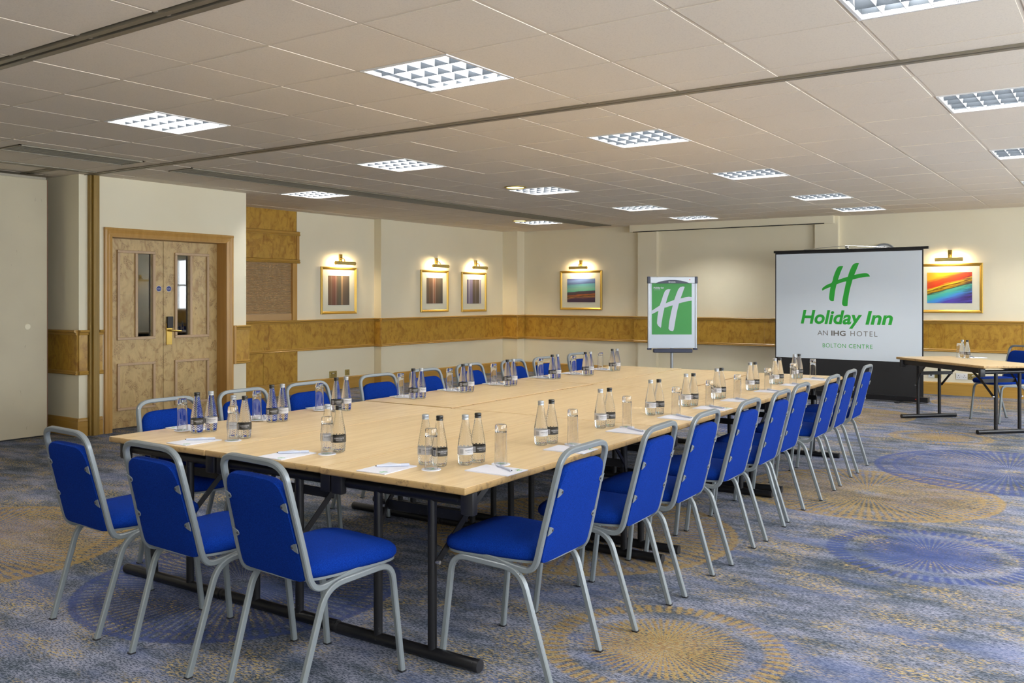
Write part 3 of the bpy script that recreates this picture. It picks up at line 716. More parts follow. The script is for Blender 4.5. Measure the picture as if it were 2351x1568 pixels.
def picture(label, facing, at, a0, a1, z0, z1, p0, p1, q0, q1, kind):
    """facing 'x': on plane X=at, a = Y range; 'y': on plane Y=at facing -Y, a = X range. p/q: print range"""
    ca, cz = (a0+a1)/2, (z0+z1)/2
    loc = (at, ca, cz) if facing == 'x' else (ca, at, cz); rz = PI/2 if facing == 'x' else 0   # local +x across, local -y towards the room
    t = thing('framed_picture', label, 'picture', loc, rz, 'framed abstract prints')
    w, h, fw_ = (a1-a0)/2, (z1-z0)/2, 0.042
    pr = [(0,0),(0,0.022),(0.010,0.030),(0.026,0.024),(fw_,0.010),(fw_,0.0)]   # (inward, out)
    for nm, (cx, cz_, L, r) in {'l': (-w,0,h,0), 'r': (w,0,h,1), 'b': (0,-h,w,2), 't': (0,h,w,3)}.items():
        b = bm_new(); A = []; B = []
        for u, d in pr:
            if r == 0: A.append((-w+u,-d,-h+u)); B.append((-w+u,-d,h-u))
            elif r == 1: A.append((w-u,-d,-h+u)); B.append((w-u,-d,h-u))
            elif r == 2: A.append((-w+u,-d,-h+u)); B.append((w-u,-d,-h+u))
            else: A.append((-w+u,-d,h-u)); B.append((w-u,-d,h-u))
        va = [b.verts.new(v) for v in A]; vb = [b.verts.new(v) for v in B]; n = len(pr)
        b.faces.new(va); b.faces.new(vb[::-1])
        for i in range(n): b.faces.new((va[i], vb[i], vb[(i+1) % n], va[(i+1) % n]))
        obj('frame_side', b, M['gold'], t)
    obj('mount', box(bm_new(), -w+0.03, w-0.03, -0.008, -0.002, -h+0.03, h-0.03), M['mount'], t)
    pa = obj('print', box(bm_new(), -0.5, 0.5, -0.5, 0.5, -0.5, 0.5), art_mat(kind), t)
    pa.scale = (p1-p0, 0.002, q1-q0); pa.location = ((p0+p1)/2-ca, -0.0095, (q0+q1)/2-cz)
    return t
def picture_light(label, facing, at, a, z, L):
    loc = (at, a, z) if facing == 'x' else (a, at, z); rz = PI/2 if facing == 'x' else 0
    t = thing('picture_light', label, 'picture light', loc, rz, 'brass picture lights')
    b = bm_new(); box(b, -0.028, 0.028, -0.03, 0, 0.03, 0.14); bevel(b, 0.004, 1); obj('wall_bracket', b, M['brass'], t)
    b = bm_new(); sweep(b, rounded([(0,-0.01,0.09),(0,-0.09,0.07),(0,-0.11,0.02)], 0.04), circ(0.009, 8)); obj('arm', b, M['brass'], t, True)
    b = bm_new(); n = 14; h = L/2
    arc = [math.radians(-62+(150+62)*i/n) for i in range(n+1)]
    sec2 = [(0.029*math.cos(q), 0.029*math.sin(q)) for q in arc] + [(0.026*math.cos(q), 0.026*math.sin(q)) for q in arc[::-1]]
    prism(b, sec2, lambda u, v, w: (w-h, -0.115-u, v), L); obj('shade', b, M['brass_lamp'], t, True)
    for s in (-1, 1):
        b = bm_new(); cyl(b, (s*h,-0.115,0), (s*(h+0.004),-0.115,0), 0.029, 16); obj('end_cap', b, M['brass'], t)
    b = bm_new(); cyl(b, (-h*0.82,-0.110,-0.002), (h*0.82,-0.110,-0.002), 0.012, 10); obj('bulb', b, M['bulb'], t)
    return t
XA, XB = -0.17, -0.05
picture('framed brown vertical stripe print nearest the serving hatch', 'x', XA, -4.805, -4.056, 1.153, 1.872, -4.655, -4.208, 1.291, 1.737, 'brown')
picture('framed dark brown striped print, left one of the pair on the left wall', 'x', XB, -2.652, -1.907, 1.155, 1.875, -2.495, -2.062, 1.303, 1.739, 'umber')
picture('framed blue violet striped print nearest the room corner', 'x', XB, -1.528, -0.784, 1.146, 1.865, -1.365, -0.942, 1.296, 1.731, 'violet')
picture('framed turquoise seascape print on the back wall left of flipchart', 'y', 0, 1.10, 1.984, 1.177, 1.896, 1.251, 1.84, 1.318, 1.75, 'sea')
picture('framed red, yellow and blue print partly behind the projector screen', 'y', 0, 7.235, 8.113, 1.184, 1.898, 7.385, 7.975, 1.326, 1.768, 'rainbow')
picture_light('brass picture light over the print nearest the serving hatch', 'x', XA, -4.40, 1.93, 0.40)
picture_light('brass picture light over the dark brown striped print', 'x', XB, -2.24, 1.945, 0.40)
picture_light('brass picture light over the blue violet print by the corner', 'x', XB, -1.11, 1.945, 0.40)
picture_light('brass picture light over the turquoise seascape on back wall', 'y', 0, 1.545, 1.945, 0.36)
picture_light('brass picture light over the red and blue print', 'y', 0, 7.69, 1.95, 0.36)
t = picture_light('brass picture light on the right wall, mirrored in the left door glass', 'x', 0, 0, 0, 0.36)
t.location = (XR, -0.95, 1.83); t.rotation_euler = (0,0,-PI/2)

# sockets
def socket(label, facing, at, a0, a1, z0, z1, m, kind):
    ca, cz = (a0+a1)/2, (z0+z1)/2; w, h = (a1-a0)/2, (z1-z0)/2
    t = thing('wall_socket', label, 'socket', (at, ca, cz) if facing == 'x' else (ca, at, cz), PI/2 if facing == 'x' else 0)
    obj('faceplate', bbox(-w, w, -0.012, 0, -h, h, 0.003, 2), M[m], t)
    hb = bm_new()
    cs = {'double': (-w*0.55, w*0.55), 'single': (0,), 'data': (0,)}[kind]
    for c in cs:
        if kind == 'data': box(hb, c-0.012, c+0.012, -0.0135, -0.011, -0.012, 0.012)
        else:
            box(hb, c-0.004, c+0.004, -0.0135, -0.011, 0.004, 0.018)
            for s in (-1, 1): box(hb, c+s*0.014-0.005, c+s*0.014+0.005, -0.0135, -0.011, -0.016, -0.009)
    obj('socket_holes', hb, M['inkdark'], t)
    if kind == 'double':
        for s in (-0.12, 0.12): obj('switch', bbox(s*w-0.006, s*w+0.006, -0.016, -0.010, 0.008, 0.026, 0.001), M['whiteplastic'], t)
    return t
socket('brass double power socket low on the left wall', 'x', XA, -4.625, -4.475, 0.185, 0.285, 'brass_dull', 'double')
socket('small brass outlet plate right of the brass double socket', 'x', XA, -4.295, -4.205, 0.20, 0.29, 'brass_dull', 'single')
socket('brass single socket half hidden by the side table legs', 'y', 0, 7.49, 7.575, 0.235, 0.32, 'brass_dull', 'single')
socket('small white socket right next to the screen edge', 'y', 0, 7.40, 7.475, 0.24, 0.31, 'whiteplastic', 'data')
socket('white double power socket on the back wall behind side table', 'y', 0, 7.766, 7.915, 0.232, 0.32, 'whiteplastic', 'double')
socket('brass socket plate right of the white double socket', 'y', 0, 7.922, 8.06, 0.235, 0.318, 'brass_dull', 'double')

# wall clock
t = thing('wall_clock', 'round silver rimmed wall clock peeping over the projector screen', 'clock', (6.79,-0.003,2.035))
def disc(name, r, d0, d1, m, par):
    b = bm_new(); lathe(b, [(r, 0), (r, d1-d0)], 40); o = obj(name, b, m, par); o.rotation_euler = (PI/2, 0, 0); o.location = (0, -d0, 0); return o
b = bm_new(); lathe(b, [(0.185,0),(0.185,0.022),(0.178,0.032),(0.160,0.030),(0.158,0.012)], 44, cap1=False); o = obj('rim', b, M['alu'], t, True); o.rotation_euler = (PI/2,0,0)
disc('face', 0.16, 0.010, 0.014, M['white'], t)
for k in range(12):
    me = text_mesh(str(12 if k == 0 else k)); a = PI/2-k*PI/6; cx, cz = 0.128*math.cos(a), 0.128*math.sin(a)
    tobj('numeral', fit_text(me, cx-0.014, cx+0.014, cz-0.015, cz+0.015, lambda u, w, q: (u, -0.0150, w)), M['inkdark'], t)
obj('hour_hand', box(bm_new(), -0.005, 0.005, -0.018, -0.016, -0.01, 0.07), M['inkdark'], t)
obj('minute_hand', box(bm_new(), -0.01, 0.11, -0.021, -0.019, -0.0035, 0.0035), M['inkdark'], t)

# ------------------------------------------------------------------ conference tables
TO = Vector((5.640,-11.735)); TA = math.radians(1.277); TW, TL, TH_ = 0.745, 1.868, 0.71
def tpt(u, v): return (TO.x+u*math.cos(TA)-v*math.sin(TA), TO.y+u*math.sin(TA)+v*math.cos(TA))
def make_table(w, l, h, rail=False):
    t = thing('folding_table', '', 'table'); a, b2 = w/2, l/2
    b = bm_new(); box(b, -a+0.004, a-0.004, -b2+0.004, b2-0.004, h-0.006, h); obj('tabletop', b, M['table'], t)
    b = bm_new(); box(b, -a, a, -b2, b2, h-0.028, h-0.0008); bevel(b, 0.007, 3); obj('edging', b, M['edge'], t, True)
    for s in (-1, 1):       # the two T-leg sets
        y = s*(b2-0.10)
        b = bm_new(); cyl(b, (-a+0.02,y,0.024), (a-0.02,y,0.024), 0.0235, 14); f = obj('foot_bar', b, M['black'], t, True)
        for q in (-1, 1):
            b = bm_new(); cyl(b, (q*(a-0.02),y,0.024), (q*(a-0.004),y,0.024), 0.0245, 14); obj('end_cap', b, M['rubber'], f, True)
        for q in (-1, 1):
            b = bm_new(); cyl(b, (q*0.14,y,0.024), (q*0.14,y,h-0.072), 0.0185, 14); obj('leg', b, M['black'], t, True)
        b = bm_new(); cyl(b, (-a+0.05,y,h-0.072), (a-0.05,y,h-0.072), 0.0215, 14); obj('top_bar', b, M['black'], t, True)
        for q in (-1, 1):   # folding stays
            b = bm_new(); yy = y-s*0.30
            sweep(b, [(q*0.165,y,h-0.33),(q*0.205,y-s*0.13,h-0.17),(q*0.225,yy,h-0.04)], [(0.012,-0.003),(0.012,0.003),(-0.012,0.003),(-0.012,-0.003)]); st = obj('folding_stay', b, M['black'], t)
            b = bm_new(); cyl(b, (q*0.160,y,h-0.328), (q*0.178,y,h-0.328), 0.008, 8); obj('rivet', b, M['steel'], st)
        b = bm_new(); yy = y-s*0.135; box(b, -0.205, 0.205, min(yy, yy-s*0.010), max(yy, yy-s*0.010), h-0.195, h-0.155); obj('cross_plate', b, M['black'], t)
    for s in (-1, 1):
        if rail: b = bbox(s*(a-0.045)-0.012, s*(a-0.045)+0.012, -b2+0.06, b2-0.06, h-0.082, h-0.028, 0.002); obj('side_rail', b, M['black'], t)
        for q in (-1, 1):
            x, y = s*(a-0.037), q*(b2-0.075); obj('corner_block', bbox(x-0.030, x+0.030, y-0.018, y+0.018, h-0.118, h-0.028, 0.008, 2), M['rubber'], t, True)
    return t
tb = make_table(TW, TL, TH_); tbt = make_tree(tb)
cn = ['left column of the table block', 'middle column of the table block', 'right column of the table block']; rn = ['nearest the camera', 'halfway along', 'far end']
offs = {(0,0):(-0.0,0.01),(0,1):(-0.02,0.04),(0,2):(-0.03,0.05),(1,0):(0,0.012),(1,1):(0.012,0.02),(1,2):(-0.015,0.02),(2,0):(0,0),(2,1):(0.004,0.004),(2,2):(0.012,0.006)}
for i in range(3):
    for j in range(3):
        du, dv = offs[(i, j)]
        x, y = tpt((i+0.5)*TW+du, (j+0.5)*TL+dv); lab = 'beech folding table, %s, %s' % (cn[i], rn[j])
        rz = TA+random.uniform(-0.002, 0.002)
        if i == j == 0: tb.location = (x, y, 0); tb.rotation_euler = (0,0,rz); tb['label'] = lab; tb['group'] = 'folding tables pushed into one block'
        else: dup(tbt, (x, y, 0), rz, lab, 'folding tables pushed into one block')
# side table
d = Vector((1.03,-1.007)).normalized(); sa = math.atan2(d.y, d.x)-PI/2     # local +y along d
c1 = Vector((7.571,-3.002)); pp = Vector((-d.y, d.x)); stc = c1 + d*0.735 + pp*0.36
st = make_table(0.72, 1.47, TH_, True); st.location = (stc.x, stc.y, 0); st.rotation_euler = (0,0,sa)
st['label'] = 'separate folding table standing by the right edge in front of the sockets'

# ------------------------------------------------------------------ chairs
def make_chair():
    t = thing('banquet_chair', '', 'chair')
    sq = rsq(0.0108, 0.0036)
    for s in (-1, 1):
        pts = [(s*0.198,-0.240,0.0),(s*0.203,-0.128,0.365),(s*0.205,-0.105,0.408),(s*0.208,0.165,0.418),(s*0.210,0.200,0.395),(s*0.222,0.232,0.0)]
        pts = [(s*0.192,-0.240,0.0),(s*0.202,-0.118,0.404),(s*0.206,0.190,0.418),(s*0.216,0.236,0.0)]
        b = bm_new(); sweep(b, rounded(pts, [0.075, 0.065], 7), sq, up=(1,0,0)); lg = obj('leg_frame', b, M['paint'], t, True)
        for (x, y) in ((s*0.192,-0.240),(s*0.216,0.236)): obj('foot_cap', box(bm_new(), x-0.0118, x+0.0118, y-0.0118, y+0.0118, 0, 0.006), M['rubber'], lg)
    top = (0, -0.392, 0.842)
    P0 = [(-0.188,0.06,0.434),(-0.189,-0.09,0.404),(-0.191,-0.172,0.401),(-0.193,-0.202,0.52),(-0.183,-0.254,0.735),(-0.176,-0.282,0.848)]
    P = P0 + [(-x, y, z) for x, y, z in P0[::-1]]
    b = bm_new(); sweep(b, rounded(P, [0.05,0.075,0.05,0.05,0.082,0.082,0.05,0.05,0.075,0.05], 6), sq, up=(1,0,0)); bf = obj('back_frame', b, M['paint'], t, True)
    # backrest pad
    nb = 28; W0, W1 = 0.183, 0.166; z0, z1 = 0.428, 0.795
    def ctr(v):   # v 0..1 along the pad -> (y, z) on the frame line
        z = z0+(z1-z0)*v
        y = -0.178-(0.096)*(v**1.03); return y, z
    ty, tz = ctr(1)[0]-ctr(0)[0], z1-z0; ln = math.hypot(ty, tz); ny, nz = tz/ln, -ty/ln
    def outline(n=36):
        out = []
        for i in range(n):
            a = 2*PI*i/n; c, s = math.cos(a), math.sin(a); e = 0.36 if s > 0 else 0.16
            out.append((math.copysign(abs(c)**e, c), math.copysign(abs(s)**e, s)))
        return out
    ol = outline(); b = bm_new(); rings = []
    for sc_, off in ((0.0,0.030),(0.5,0.029),(0.85,0.026),(0.95,0.020),(1.0,0.008),(1.0,-0.004),(0.975,-0.012),(0.85,-0.0145),(0.5,-0.015),(0.0,-0.015)):
        if sc_ == 0: y, z = ctr(0.5); rings.append([b.verts.new((0, y+ny*off, z+nz*off))]); continue
        r = []
        for u, v in ol:
            k = sc_; vv = 0.5+0.5*v*(1-(1-k)*0.55 if sc_ > 0.8 else k); wv = W0+(W1-W0)*vv
            y, z = ctr(vv); r.append(b.verts.new((u*k*wv, y+ny*off, z+nz*off)))
        rings.append(r)
    def bridge(A, B):
        if len(A) == 1: [b.faces.new((A[0], B[i], B[(i+1) % len(B)])) for i in range(len(B))]
        elif len(B) == 1: [b.faces.new((B[0], A[(i+1) % len(A)], A[i])) for i in range(len(A))]
        else: [b.faces.new((A[i], B[i], B[(i+1) % len(B)], A[(i+1) % len(A)])) for i in range(len(A))]
    for A, B in zip(rings, rings[1:]): bridge(A, B)
    bk = obj('backrest', b, M['fabric'], t, True)
    for s in (-1, 1):
        for v in (0.36, 0.75):
            y, z = ctr(v); wv = W0+(W1-W0)*v
            Mx = Matrix(((1,0,0,s*(wv-0.012)),(0,ty/ln,ny,y-ny*0.0172),(0,tz/ln,nz,z-nz*0.0172),(0,0,0,1)))
            bb_ = bm_new(); pts = [(s*0.018,-0.018),(s*0.0,-0.013),(-s*0.012,-0.007),(-s*0.015,0),(-s*0.012,0.007),(s*0.0,0.013),(s*0.018,0.018)]
            prism(bb_, pts, lambda u, v_, w: Mx @ Vector((u, v_, w)), 0.003); lg = obj('fixing_lug', bb_, M['paint'], bk)
            bb_ = bm_new(); sweep(bb_, [Mx @ Vector((-s*0.008,0,-0.0025)), Mx @ Vector((-s*0.008,0,0.001))], circ(0.0045, 8)); obj('screw', bb_, M['inkdark'], bk)
    # seat
    def seat_ring(b, k, z, cy=0.0, n=40, dz=0):
        out = []
        for i in range(n):
            a = 2*PI*i/n; c, s = math.cos(a), math.sin(a); e = 0.42
            u, v = math.copysign(abs(c)**e, c), math.copysign(abs(s)**e, s)
            w = 0.200+0.020*v; y = 0.032+0.226*v
            out.append(b.verts.new((u*k*w, 0.030+(y-0.030)*k, z+dz*(1-abs(v*k)) )))
        return out
    b = bm_new(); rr = [seat_ring(b, 0.90, 0.420), seat_ring(b, 0.985, 0.424), seat_ring(b, 0.985, 0.433), seat_ring(b, 0.90, 0.434)]
    for A, B in zip(rr, rr[1:]): [b.faces.new((A[i], A[(i+1) % 40], B[(i+1) % 40], B[i])) for i in range(40)]
    b.faces.new(rr[0][::-1]); b.faces.new(rr[-1]); obj('seat_pan', b, M['paint'], t, True)
    b = bm_new(); rr = [seat_ring(b, k, z) for k, z in ((0.90,0.433),(0.985,0.4335),(1.015,0.444),(1.018,0.456),(1.002,0.468),(0.955,0.479),(0.84,0.490),(0.58,0.499),(0.25,0.503))]
    for A, B in zip(rr, rr[1:]): [b.faces.new((A[i], A[(i+1) % 40], B[(i+1) % 40], B[i])) for i in range(40)]
    b.faces.new(rr[0][::-1]); b.faces.new(rr[-1]); obj('seat', b, M['fabric'], t, 'full')
    return t
ch = make_chair(); cht = make_tree(ch); first = [True]
def chair(x, y, rz, label, group):
    if first[0]:
        first[0] = False; ch.location = (x, y, 0); ch.rotation_euler = (0,0,rz); ch['label'] = label; ch['group'] = group; return ch
    return dup(cht, (x, y, 0), rz, label, group)
ordn = ['nearest the camera', 'second from the camera', 'third from the camera', 'fourth from the camera', 'in the middle of the row', 'fourth from the far end', 'third from the far end', 'second from the far end', 'last at the far end']
# right row: rear feet X, centre Y; local +y points to -X  => rz = +90deg
RR = [(8.140,-11.35,0.03),(8.145,-10.70,0.06),(8.14,-10.175,0.05),(8.135,-9.565,0.045),(8.125,-9.0,0.05),(8.09,-8.49,0.04),(8.09,-7.755,0.035),(8.068,-7.19,0.05),(8.05,-6.60,0.045)]
for i, (x, y, dr_) in enumerate(RR):
    chair(x-0.238, y, PI/2+dr_, 'blue chair, right side of the long table, %s' % ordn[i], 'blue chairs around the long table')
LY = [-11.30,-10.74,-10.22,-9.50,-8.94,-8.30,-7.72,-7.24,-6.55]; LXs = [5.50,5.45,5.44,5.38,5.36,5.30,5.34,5.36,5.31]
for i in range(9):
    chair(LXs[i]+0.284, LY[i], -PI/2+random.uniform(-0.03, 0.03), 'blue chair, left side of the long table, %s' % ordn[i], 'blue chairs around the long table')
for x, y, dr_, w in ((6.195,-12.208,-0.06,'left'), (6.825,-12.230,-0.04,'middle'), (7.385,-12.200,-0.07,'right')):
    chair(x, y+0.238, dr_, 'blue chair at the near short end of the long table, %s of three' % w, 'blue chairs around the long table')
chair(8.635, -2.644, math.atan2(-0.75,-0.66)-PI/2, 'blue chair behind the separate side table at the right edge', None)

# ------------------------------------------------------------------ table settings
SETS = {
'L1':((0.162,0.324),(0.275,0.33),(0.287,0.407),(0.10,0.418)), 'L2':((0.171,0.813),(0.283,0.823),(0.298,0.887),(0.10,0.905)),
'L3':((0.138,1.333),(0.262,1.352),(0.267,1.432),(0.09,1.435)), 'L4':((0.095,2.149),(0.206,2.153),(0.232,2.208),(0.09,2.235)),
'L5':((0.114,2.685),(0.24,2.683),(0.251,2.754),(0.09,2.775)), 'L6':((0.118,3.258),(0.254,3.251),(0.258,3.33),(0.09,3.36)),
'L7':((0.115,3.973),(0.238,3.967),(0.248,4.037),(0.085,4.06)), 'L8':((0.171,4.452),(0.294,4.452),(0.305,4.524),(0.12,4.55)),
'L9':((0.144,5.023),(0.274,5.017),(0.291,5.083),(0.10,5.12)),
'EL':((0.635,0.263),(0.614,0.353),(0.550,0.336),(0.504,0.140)), 'EM':((1.29,0.244),(1.285,0.322),(1.211,0.326),(1.162,0.128)), 'ER':((1.904,0.216),(1.885,0.296),(1.812,0.293),(1.742,0.131)),
'R1':((2.075,0.468),(1.967,0.454),(1.955,0.380),(2.138,0.341)), 'R2':((2.074,1.080),(1.97,1.057),(1.957,0.981),(2.141,0.940)),
'R3':((2.038,1.735),(1.945,1.71),(1.932,1.631),(2.12,1.60)), 'R4':((2.065,2.335),(1.954,2.338),(1.933,2.266),(2.125,2.235)),
'R5':((2.07,2.865),(1.965,2.852),(1.943,2.782),(2.125,2.767)), 'R6':((2.07,3.388),(1.96,3.373),(1.952,3.303),(2.12,3.27)),
'R7':((2.067,4.065),(1.971,4.061),(1.955,3.99),(2.115,3.975)), 'R8':((2.089,4.644),(1.982,4.638),(1.965,4.568),(2.13,4.56)),
'R9':((2.084,5.247),(1.971,5.232),(1.951,5.16),(2.121,5.172))}
Z0 = TH_
def make_bottle(silver):
    t = thing('water_bottle', '', 'bottle')
    prof = [(0.024,0.0),(0.0285,0.004),(0.0305,0.018),(0.0325,0.045),(0.0325,0.075),(0.0310,0.090),(0.0265,0.118),(0.0215,0.145),(0.0172,0.168),(0.0145,0.183),(0.0130,0.190),(0.0130,0.197)]
    b = bm_new(); lathe(b, prof, 32); obj('bottle_body', b, M['bottle'], t, 'full')
    b = bm_new(); lathe(b, [(0.0146,0.1895),(0.0146,0.195),(0.0137,0.1965),(0.0137,0.1985),(0.0146,0.200),(0.0146,0.207),(0.0132,0.2095)], 24); obj('cap', b, M['capsilver' if silver else 'capblack'], t, True)
    b = bm_new(); lathe(b, [(0.0331,0.045),(0.0331,0.0745)], 32, cap0=False, cap1=False); lb = obj('label_band', b, M['labelsilver' if silver else 'labelblack'], t, True)
    ink = M['inkdark'] if silver else M['labelsilver']
    def wrap(u, w, q): a = u/0.0334; return (0.0334*math.cos(a), 0.0334*math.sin(a), w)
    tobj('brand_text', fit_text(text_mesh('HARROGATE'), -0.024, 0.024, 0.0605, 0.0675, wrap), ink, lb)
    tobj('small_text', fit_text(text_mesh('SPRING WATER'), -0.015, 0.015, 0.0545, 0.0575, wrap), ink, lb)
    bc = bm_new()
    def patch(u0, u1, w0, w1, n=3, d=0):
        for i in range(n):
            a0, a1 = u0+(u1-u0)*i/n, u0+(u1-u0)*(i+1)/n
            r = 0.0334+d; v = [bc.verts.new((r*math.cos(a/0.0334), r*math.sin(a/0.0334), w)) for a, w in ((a0,w0),(a1,w0),(a1,w1),(a0,w1))]; bc.faces.new(v)
    if silver:
        for k in range(7): patch(-0.046+k*0.0022, -0.0448+k*0.0022, 0.051, 0.069, 1)
        obj('barcode', bc, plain('label_grey', (0.2,0.2,0.21), 0.5), lb)
    else:
        patch(-0.048, -0.030, 0.049, 0.071)
        o = obj('barcode', bc, M['labelsilver'], lb); bc = bm_new()
        for k in range(5): patch(-0.0465+k*0.0032, -0.0447+k*0.0032, 0.051, 0.069, 1, 0.0002)
        obj('barcode_bars', bc, M['inkdark'], lb)
    return t
def make_tumbler():
    b = bm_new()   # upturned, mouth down; closed shell with a thick base on top
    out = [(0.0268,0.0),(0.0258,0.06),(0.0250,0.14),(0.0246,0.158),(0.0225,0.1655)]
    inn = [(0.0,0.1365),(0.018,0.1365),(0.0228,0.132),(0.0240,0.10),(0.0248,0.05),(0.0256,0.0)]
    n = 28; rings = []
    rings.append([b.verts.new((0,0,0.166))])
    for r, z in out[::-1]+[(0.0258,-0.0)][:0]: rings.append([b.verts.new((r*math.cos(2*PI*i/n), r*math.sin(2*PI*i/n), z)) for i in range(n)])
    for r, z in inn[::-1][:-1]: rings.append([b.verts.new((r*math.cos(2*PI*i/n), r*math.sin(2*PI*i/n), z)) for i in range(n)])
    rings.append([b.verts.new((0,0,0.1365))])
    for A, B in zip(rings, rings[1:]):
        if len(A) == 1: [b.faces.new((A[0], B[i], B[(i+1) % n])) for i in range(n)]
        elif len(B) == 1: [b.faces.new((B[0], A[(i+1) % n], A[i])) for i in range(n)]
        else: [b.faces.new((A[i], B[i], B[(i+1) % n], A[(i+1) % n])) for i in range(n)]
    return tag(obj('tumbler', b, M['glass'], None, True), '', 'glass')
LOGO = [(0.977,1.843),(0.945,1.847),(0.908,1.836),(0.885,1.806),(0.862,1.755),(0.839,1.69),(0.818,1.618),(0.755,1.588),(0.704,1.555),(0.685,1.536),(0.681,1.52),(0.687,1.503),(0.737,1.529),(0.8,1.554),(0.791,1.498),(0.783,1.437),(0.782,1.39),(0.793,1.367),(0.821,1.354),(0.847,1.359),(0.856,1.437),(0.867,1.512),(0.884,1.589),(0.94,1.612),(1.018,1.631),(1.0,1.549),(0.977,1.437),(0.96,1.335),(0.966,1.302),(0.991,1.284),(1.034,1.287),(1.043,1.381),(1.066,1.511),(1.104,1.655),(1.194,1.676),(1.265,1.688),(1.336,1.694),(1.327,1.715),(1.301,1.737),(1.27,1.742),(1.221,1.738),(1.127,1.719),(1.145,1.764),(1.167,1.819),(1.19,1.88),(1.158,1.883),(1.127,1.875),(1.104,1.857),(1.086,1.825),(1.059,1.761),(1.038,1.695),(0.977,1.677),(0.904,1.653),(0.922,1.708),(0.945,1.772)]
def poly_mesh(name, pts, f, m, parent, depth=None):
    from mathutils.geometry import tessellate_polygon
    tris = tessellate_polygon([[Vector((u, v, 0)) for u, v in pts]])
    b = bm_new(); vs = [b.verts.new(f(u, v)) for u, v in pts]
    for tri in tris:
        try: b.faces.new([vs[i] for i in tri])
        except ValueError: pass
    me = bpy.data.meshes.new(name); b.to_mesh(me); b.free(); me.materials.append(m)
    o = bpy.data.objects.new(name, me); COL.objects.link(o); o.parent = parent; return o
def smooth_poly(pts, it=1):
    return pts
def make_coaster():
    t = thing('coaster', '', 'coaster')
    b = bm_new(); lathe(b, [(0.040,0),(0.040,0.0022)], 28); obj('paper_disc', b, M['paper'], t)
    poly_mesh('printed_logo', [((x-1.0)*0.075, (y-1.58)*0.075) for x, y in LOGO], lambda u, v: (u, v, 0.0026), plain('faint_green', (0.30,0.58,0.34), 0.6), t)
    return t
def make_pad():
    t = thing('notepad', '', 'notepad')      # local y = long side, logo at the -y end
    for i in range(3):
        b = bm_new(); e = 0.0008*i; box(b, -0.074+e, 0.074+e, -0.104-e, 0.104-e, i*0.0013, i*0.0013+0.0011); obj('sheet', b, M['paper'], t)
    poly_mesh('printed_logo', [(0.046+(x-1.0)*0.055, -0.080+(y-1.58)*0.055) for x, y in LOGO], lambda u, v: (u, v, 0.0041), M['green'], t)
    return t
def make_pen():
    t = thing('pen', '', 'pen'); w = plain('pen_white', (0.62,0.66,0.78), 0.3)
    b = bm_new(); cyl(b, (0,-0.062,0.0052), (0,0.035,0.0052), 0.0048, 12); obj('barrel', b, w, t, True)
    b = bm_new(); cyl(b, (0,0.036,0.0055), (0,0.072,0.0055), 0.0053, 12); cp = obj('pen_cap', b, w, t, True)
    obj('clip', bbox(-0.0015,0.0015,0.036,0.070,0.0105,0.012,0.0004), w, cp)
    b = bm_new(); sweep(b, [(0,-0.062,0.0052),(0,-0.068,0.0052)], circ(0.002, 8)); obj('tip', b, M['inkdark'], t)
    return t
protos = {'s': make_bottle(True), 'b': make_bottle(False), 'g': make_tumbler(), 'c': make_coaster(), 'p': make_pad(), 'n': make_pen()}
trees = {k: make_tree(o) for k, o in protos.items()}; used = set()
groups = {'s': 'silver-capped water bottles on the tables', 'b': 'black-capped water bottles on the tables', 'g': 'upturned tumblers on coasters', 'c': 'round paper coasters', 'p': 'white notepads', 'n': 'white pens on the notepads'}
def place(kind, x, y, z, rz, label):
    if kind not in used:
        used.add(kind); o = protos[kind]; o.location = (x, y, z); o.rotation_euler = (0,0,rz); o['label'] = label; o['group'] = groups[kind]; return o
    return dup(trees[kind], (x, y, z), rz, label, groups[kind])
o9 = ['nearest the camera','second from the camera','third from the camera','fourth from the camera','in the middle','fourth from the far end','third from the far end','second from the far end','at the far end']
def setting(key, g, b_, s, p, where, rot, prot, penrot, world=False):
    f = (lambda q: q) if world else (lambda q: tpt(*q))
    gx_, gy_ = f(g); place('c', gx_, gy_, Z0+0.0003+(0.0042 if key[0] == 'L' else 0), random.uniform(0, 6), 'round white coaster under the tumbler, '+where)
    zc = Z0+0.0026+(0.0042 if key[0] == 'L' else 0)
    place('g', gx_, gy_, zc, 0, 'clear upturned tumbler, '+where)
    x, y = f(b_); place('b', x, y, Z0+0.0003, rot, 'black-capped water bottle, '+where)
    x, y = f(s); place('s', x, y, Z0+0.0003, rot+random.uniform(-0.15,0.15), 'silver-capped water bottle, '+where)
    x, y = f(p); place('p', x, y, Z0+0.0003, prot+random.uniform(-0.04,0.04), 'white notepad, '+where)
    dx, dy = Euler((0,0,prot)).to_matrix() @ Vector((0.012,0.004,0)).xy.to_3d() if False else (0, 0), 0
    dv = Matrix.Rotation(prot, 3, 'Z') @ (Vector((0.03,-0.02,0)) if key[0] == 'R' else Vector((0,0.03,0)))
    place('n', x+dv.x, y+dv.y, Z0+0.0044, penrot, 'white pen lying on the notepad, '+where)
for k, (g, b_, s, p) in SETS.items():
    if k[0] == 'L': setting(k, g, b_, s, p, 'left side place '+o9[int(k[1])-1], TA-0.35, TA-PI/2, TA+0.9)
    elif k[0] == 'R': setting(k, g, b_, s, p, 'right side place '+o9[int(k[1])-1], TA-0.35, TA+PI/2, TA+1.05)
    else: setting(k, g, b_, s, p, 'near end place, '+{'L':'left','M':'middle','R':'right'}[k[1]]+' of three', TA-0.75+(0.35 if k == 'ER' else 0), TA, TA-0.80)
setting('S', (8.20,-2.70), (8.311,-2.875), (8.249,-2.801), (8.36,-2.66), 'on the separate side table', -0.9, sa-PI/2, 0.4, True)

